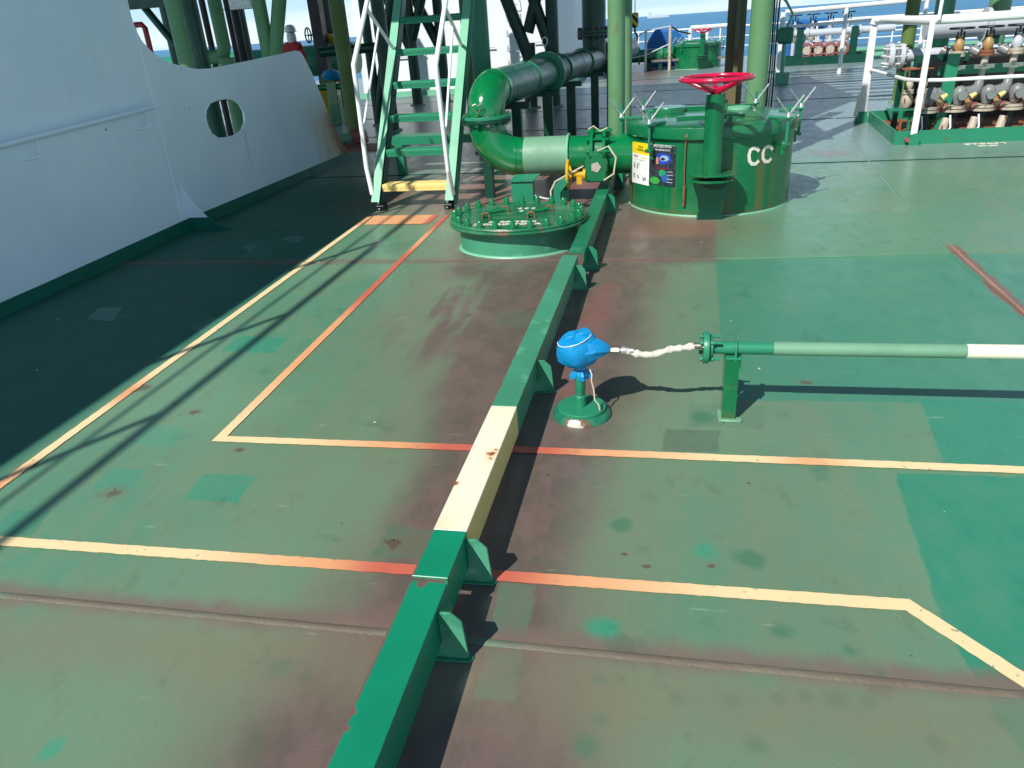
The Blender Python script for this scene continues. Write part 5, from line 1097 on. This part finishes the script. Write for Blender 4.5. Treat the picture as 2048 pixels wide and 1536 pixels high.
# far manifold
f0 = G(1565, 133); f1 = G(1722, 119)
ft = thing('manifold', (f0.x, f0.y, 0), 'far manifold in a dark tray with silver header pipe, in front of sea', 'manifold')
L0, L1, FY = f0.x, f1.x - .1, f0.y
MB().box(((L0 + L1) / 2, FY, .12), (L1 - L0, .04, .24)).box(((L0 + L1) / 2, FY + .9, .12), (L1 - L0, .04, .24)).box((L0, FY + .45, .12), (.04, .9, .24)).box((L1, FY + .45, .12), (.04, .9, .24)).build('tray', M['green_dark'], ft)
hz_ = AY(1600, 68, FY + .4).z; hz3 = AY(1750, 55, FY + .4).z; xl = AY(1585, 70, FY + .4).x; xr = AY(1790, 52, FY + .4).x
MB().cyl((xl, FY + .4, hz_), (xr, FY + .4, hz_ + .02), .10, seg=20).build('header_pipe', M['silver'], ft)
for px in (1612, 1700, 1716): q = AY(px, 60, FY + .4); MB().cyl((q.x, FY + .4, hz_), (q.x + .07, FY + .4, hz_), .16, seg=16).build('flange', M['silver'], ft)
for px in (1598, 1706): q = AY(px, 100, FY + .1); MB().box((q.x, FY + .15, .5), (.20, .06, 1.0)).build('frame_post', M['green_dark'], ft)
for k in range(4):
    q = AY(1612 + 23.5 * k, 80, FY + .4); MB().cyl((q.x, FY + .4, .65), (q.x, FY + .4, hz_), .055, seg=12).cyl((q.x, FY + .4, .62), (q.x, FY + .4, .68), .15, seg=14).build('branch_pipe', M['silver'], ft)
    tv = thing('gate_valve', (q.x, FY + .3, .2), 'round faced valve, %s from left, in the far manifold' % names[k], 'valve', 'valves of the far manifold')
    MB().lathe([(.20, -.05), (.22, .0), (.20, .05), (.15, .05), (.15, -.05), (.20, -.05)], (q.x, FY + .2, .40), 20, ax=(0, 1, 0)).build('ring', M['primer'], tv)
    MB().cyl((q.x, FY + .15, .40), (q.x, FY + .5, .40), .12, seg=12).cyl((q.x - .14, FY + .3, .50), (q.x - .2, FY + .3, .50), .09).build('valve_body', M['bone'], tv)
    MB().cyl((q.x, FY + .2, .03), (q.x, FY + .2, .2), .07).build('foot', M['primer'], tv)
for k in range(4):
    q = AY(1590 + 35 * k, 52, FY + 1.4); tv = valve(q.x, FY + 1.4, .75, 1.5, 'bone', 'silver', 'black', 'pale valve with upright stem behind far manifold, %s from left' % names[k], 'valves behind the far manifold')
    MB().cyl((q.x, FY + 1.4, 0), (q.x, FY + 1.4, .7), .06).build('pedestal', M['silver'], tv)
q = AY(1615, 58, FY + 2); o = MB().box((q.x, FY + 2, .62), (1.3, .5, 1.24)).build('blue_locker', M['blue_dark'], None, bevel=.08, origin=(q.x, FY + 2, 0)); tag(o, 'blue covered locker behind the far manifold', 'locker')
q = AY(1571, 71, 20); gb = thing('signal_box', (q.x, 20, 0), 'small pale green rounded box on a post beside the cable bundle', 'box')
MB().box((q.x, 20, q.z), (.36, .14, .36)).build('housing', M['green'], gb, bevel=.05)
MB().cyl((q.x, 20.05, 0), (q.x, 20.05, q.z), .05).box((q.x, 20, .12), (.3, .2, .24)).build('post', M['green_mint'], gb)
MB().tube([(q.x, 20, q.z + .1), (q.x + .12, 20, q.z + .45), (q.x - .05, 20, q.z + .72), (q.x - .25, 20, q.z + .9), (q.x - .3, 20, q.z + 2.4)], .03, seg=8).build('conduit', M['green_mint'], gb)
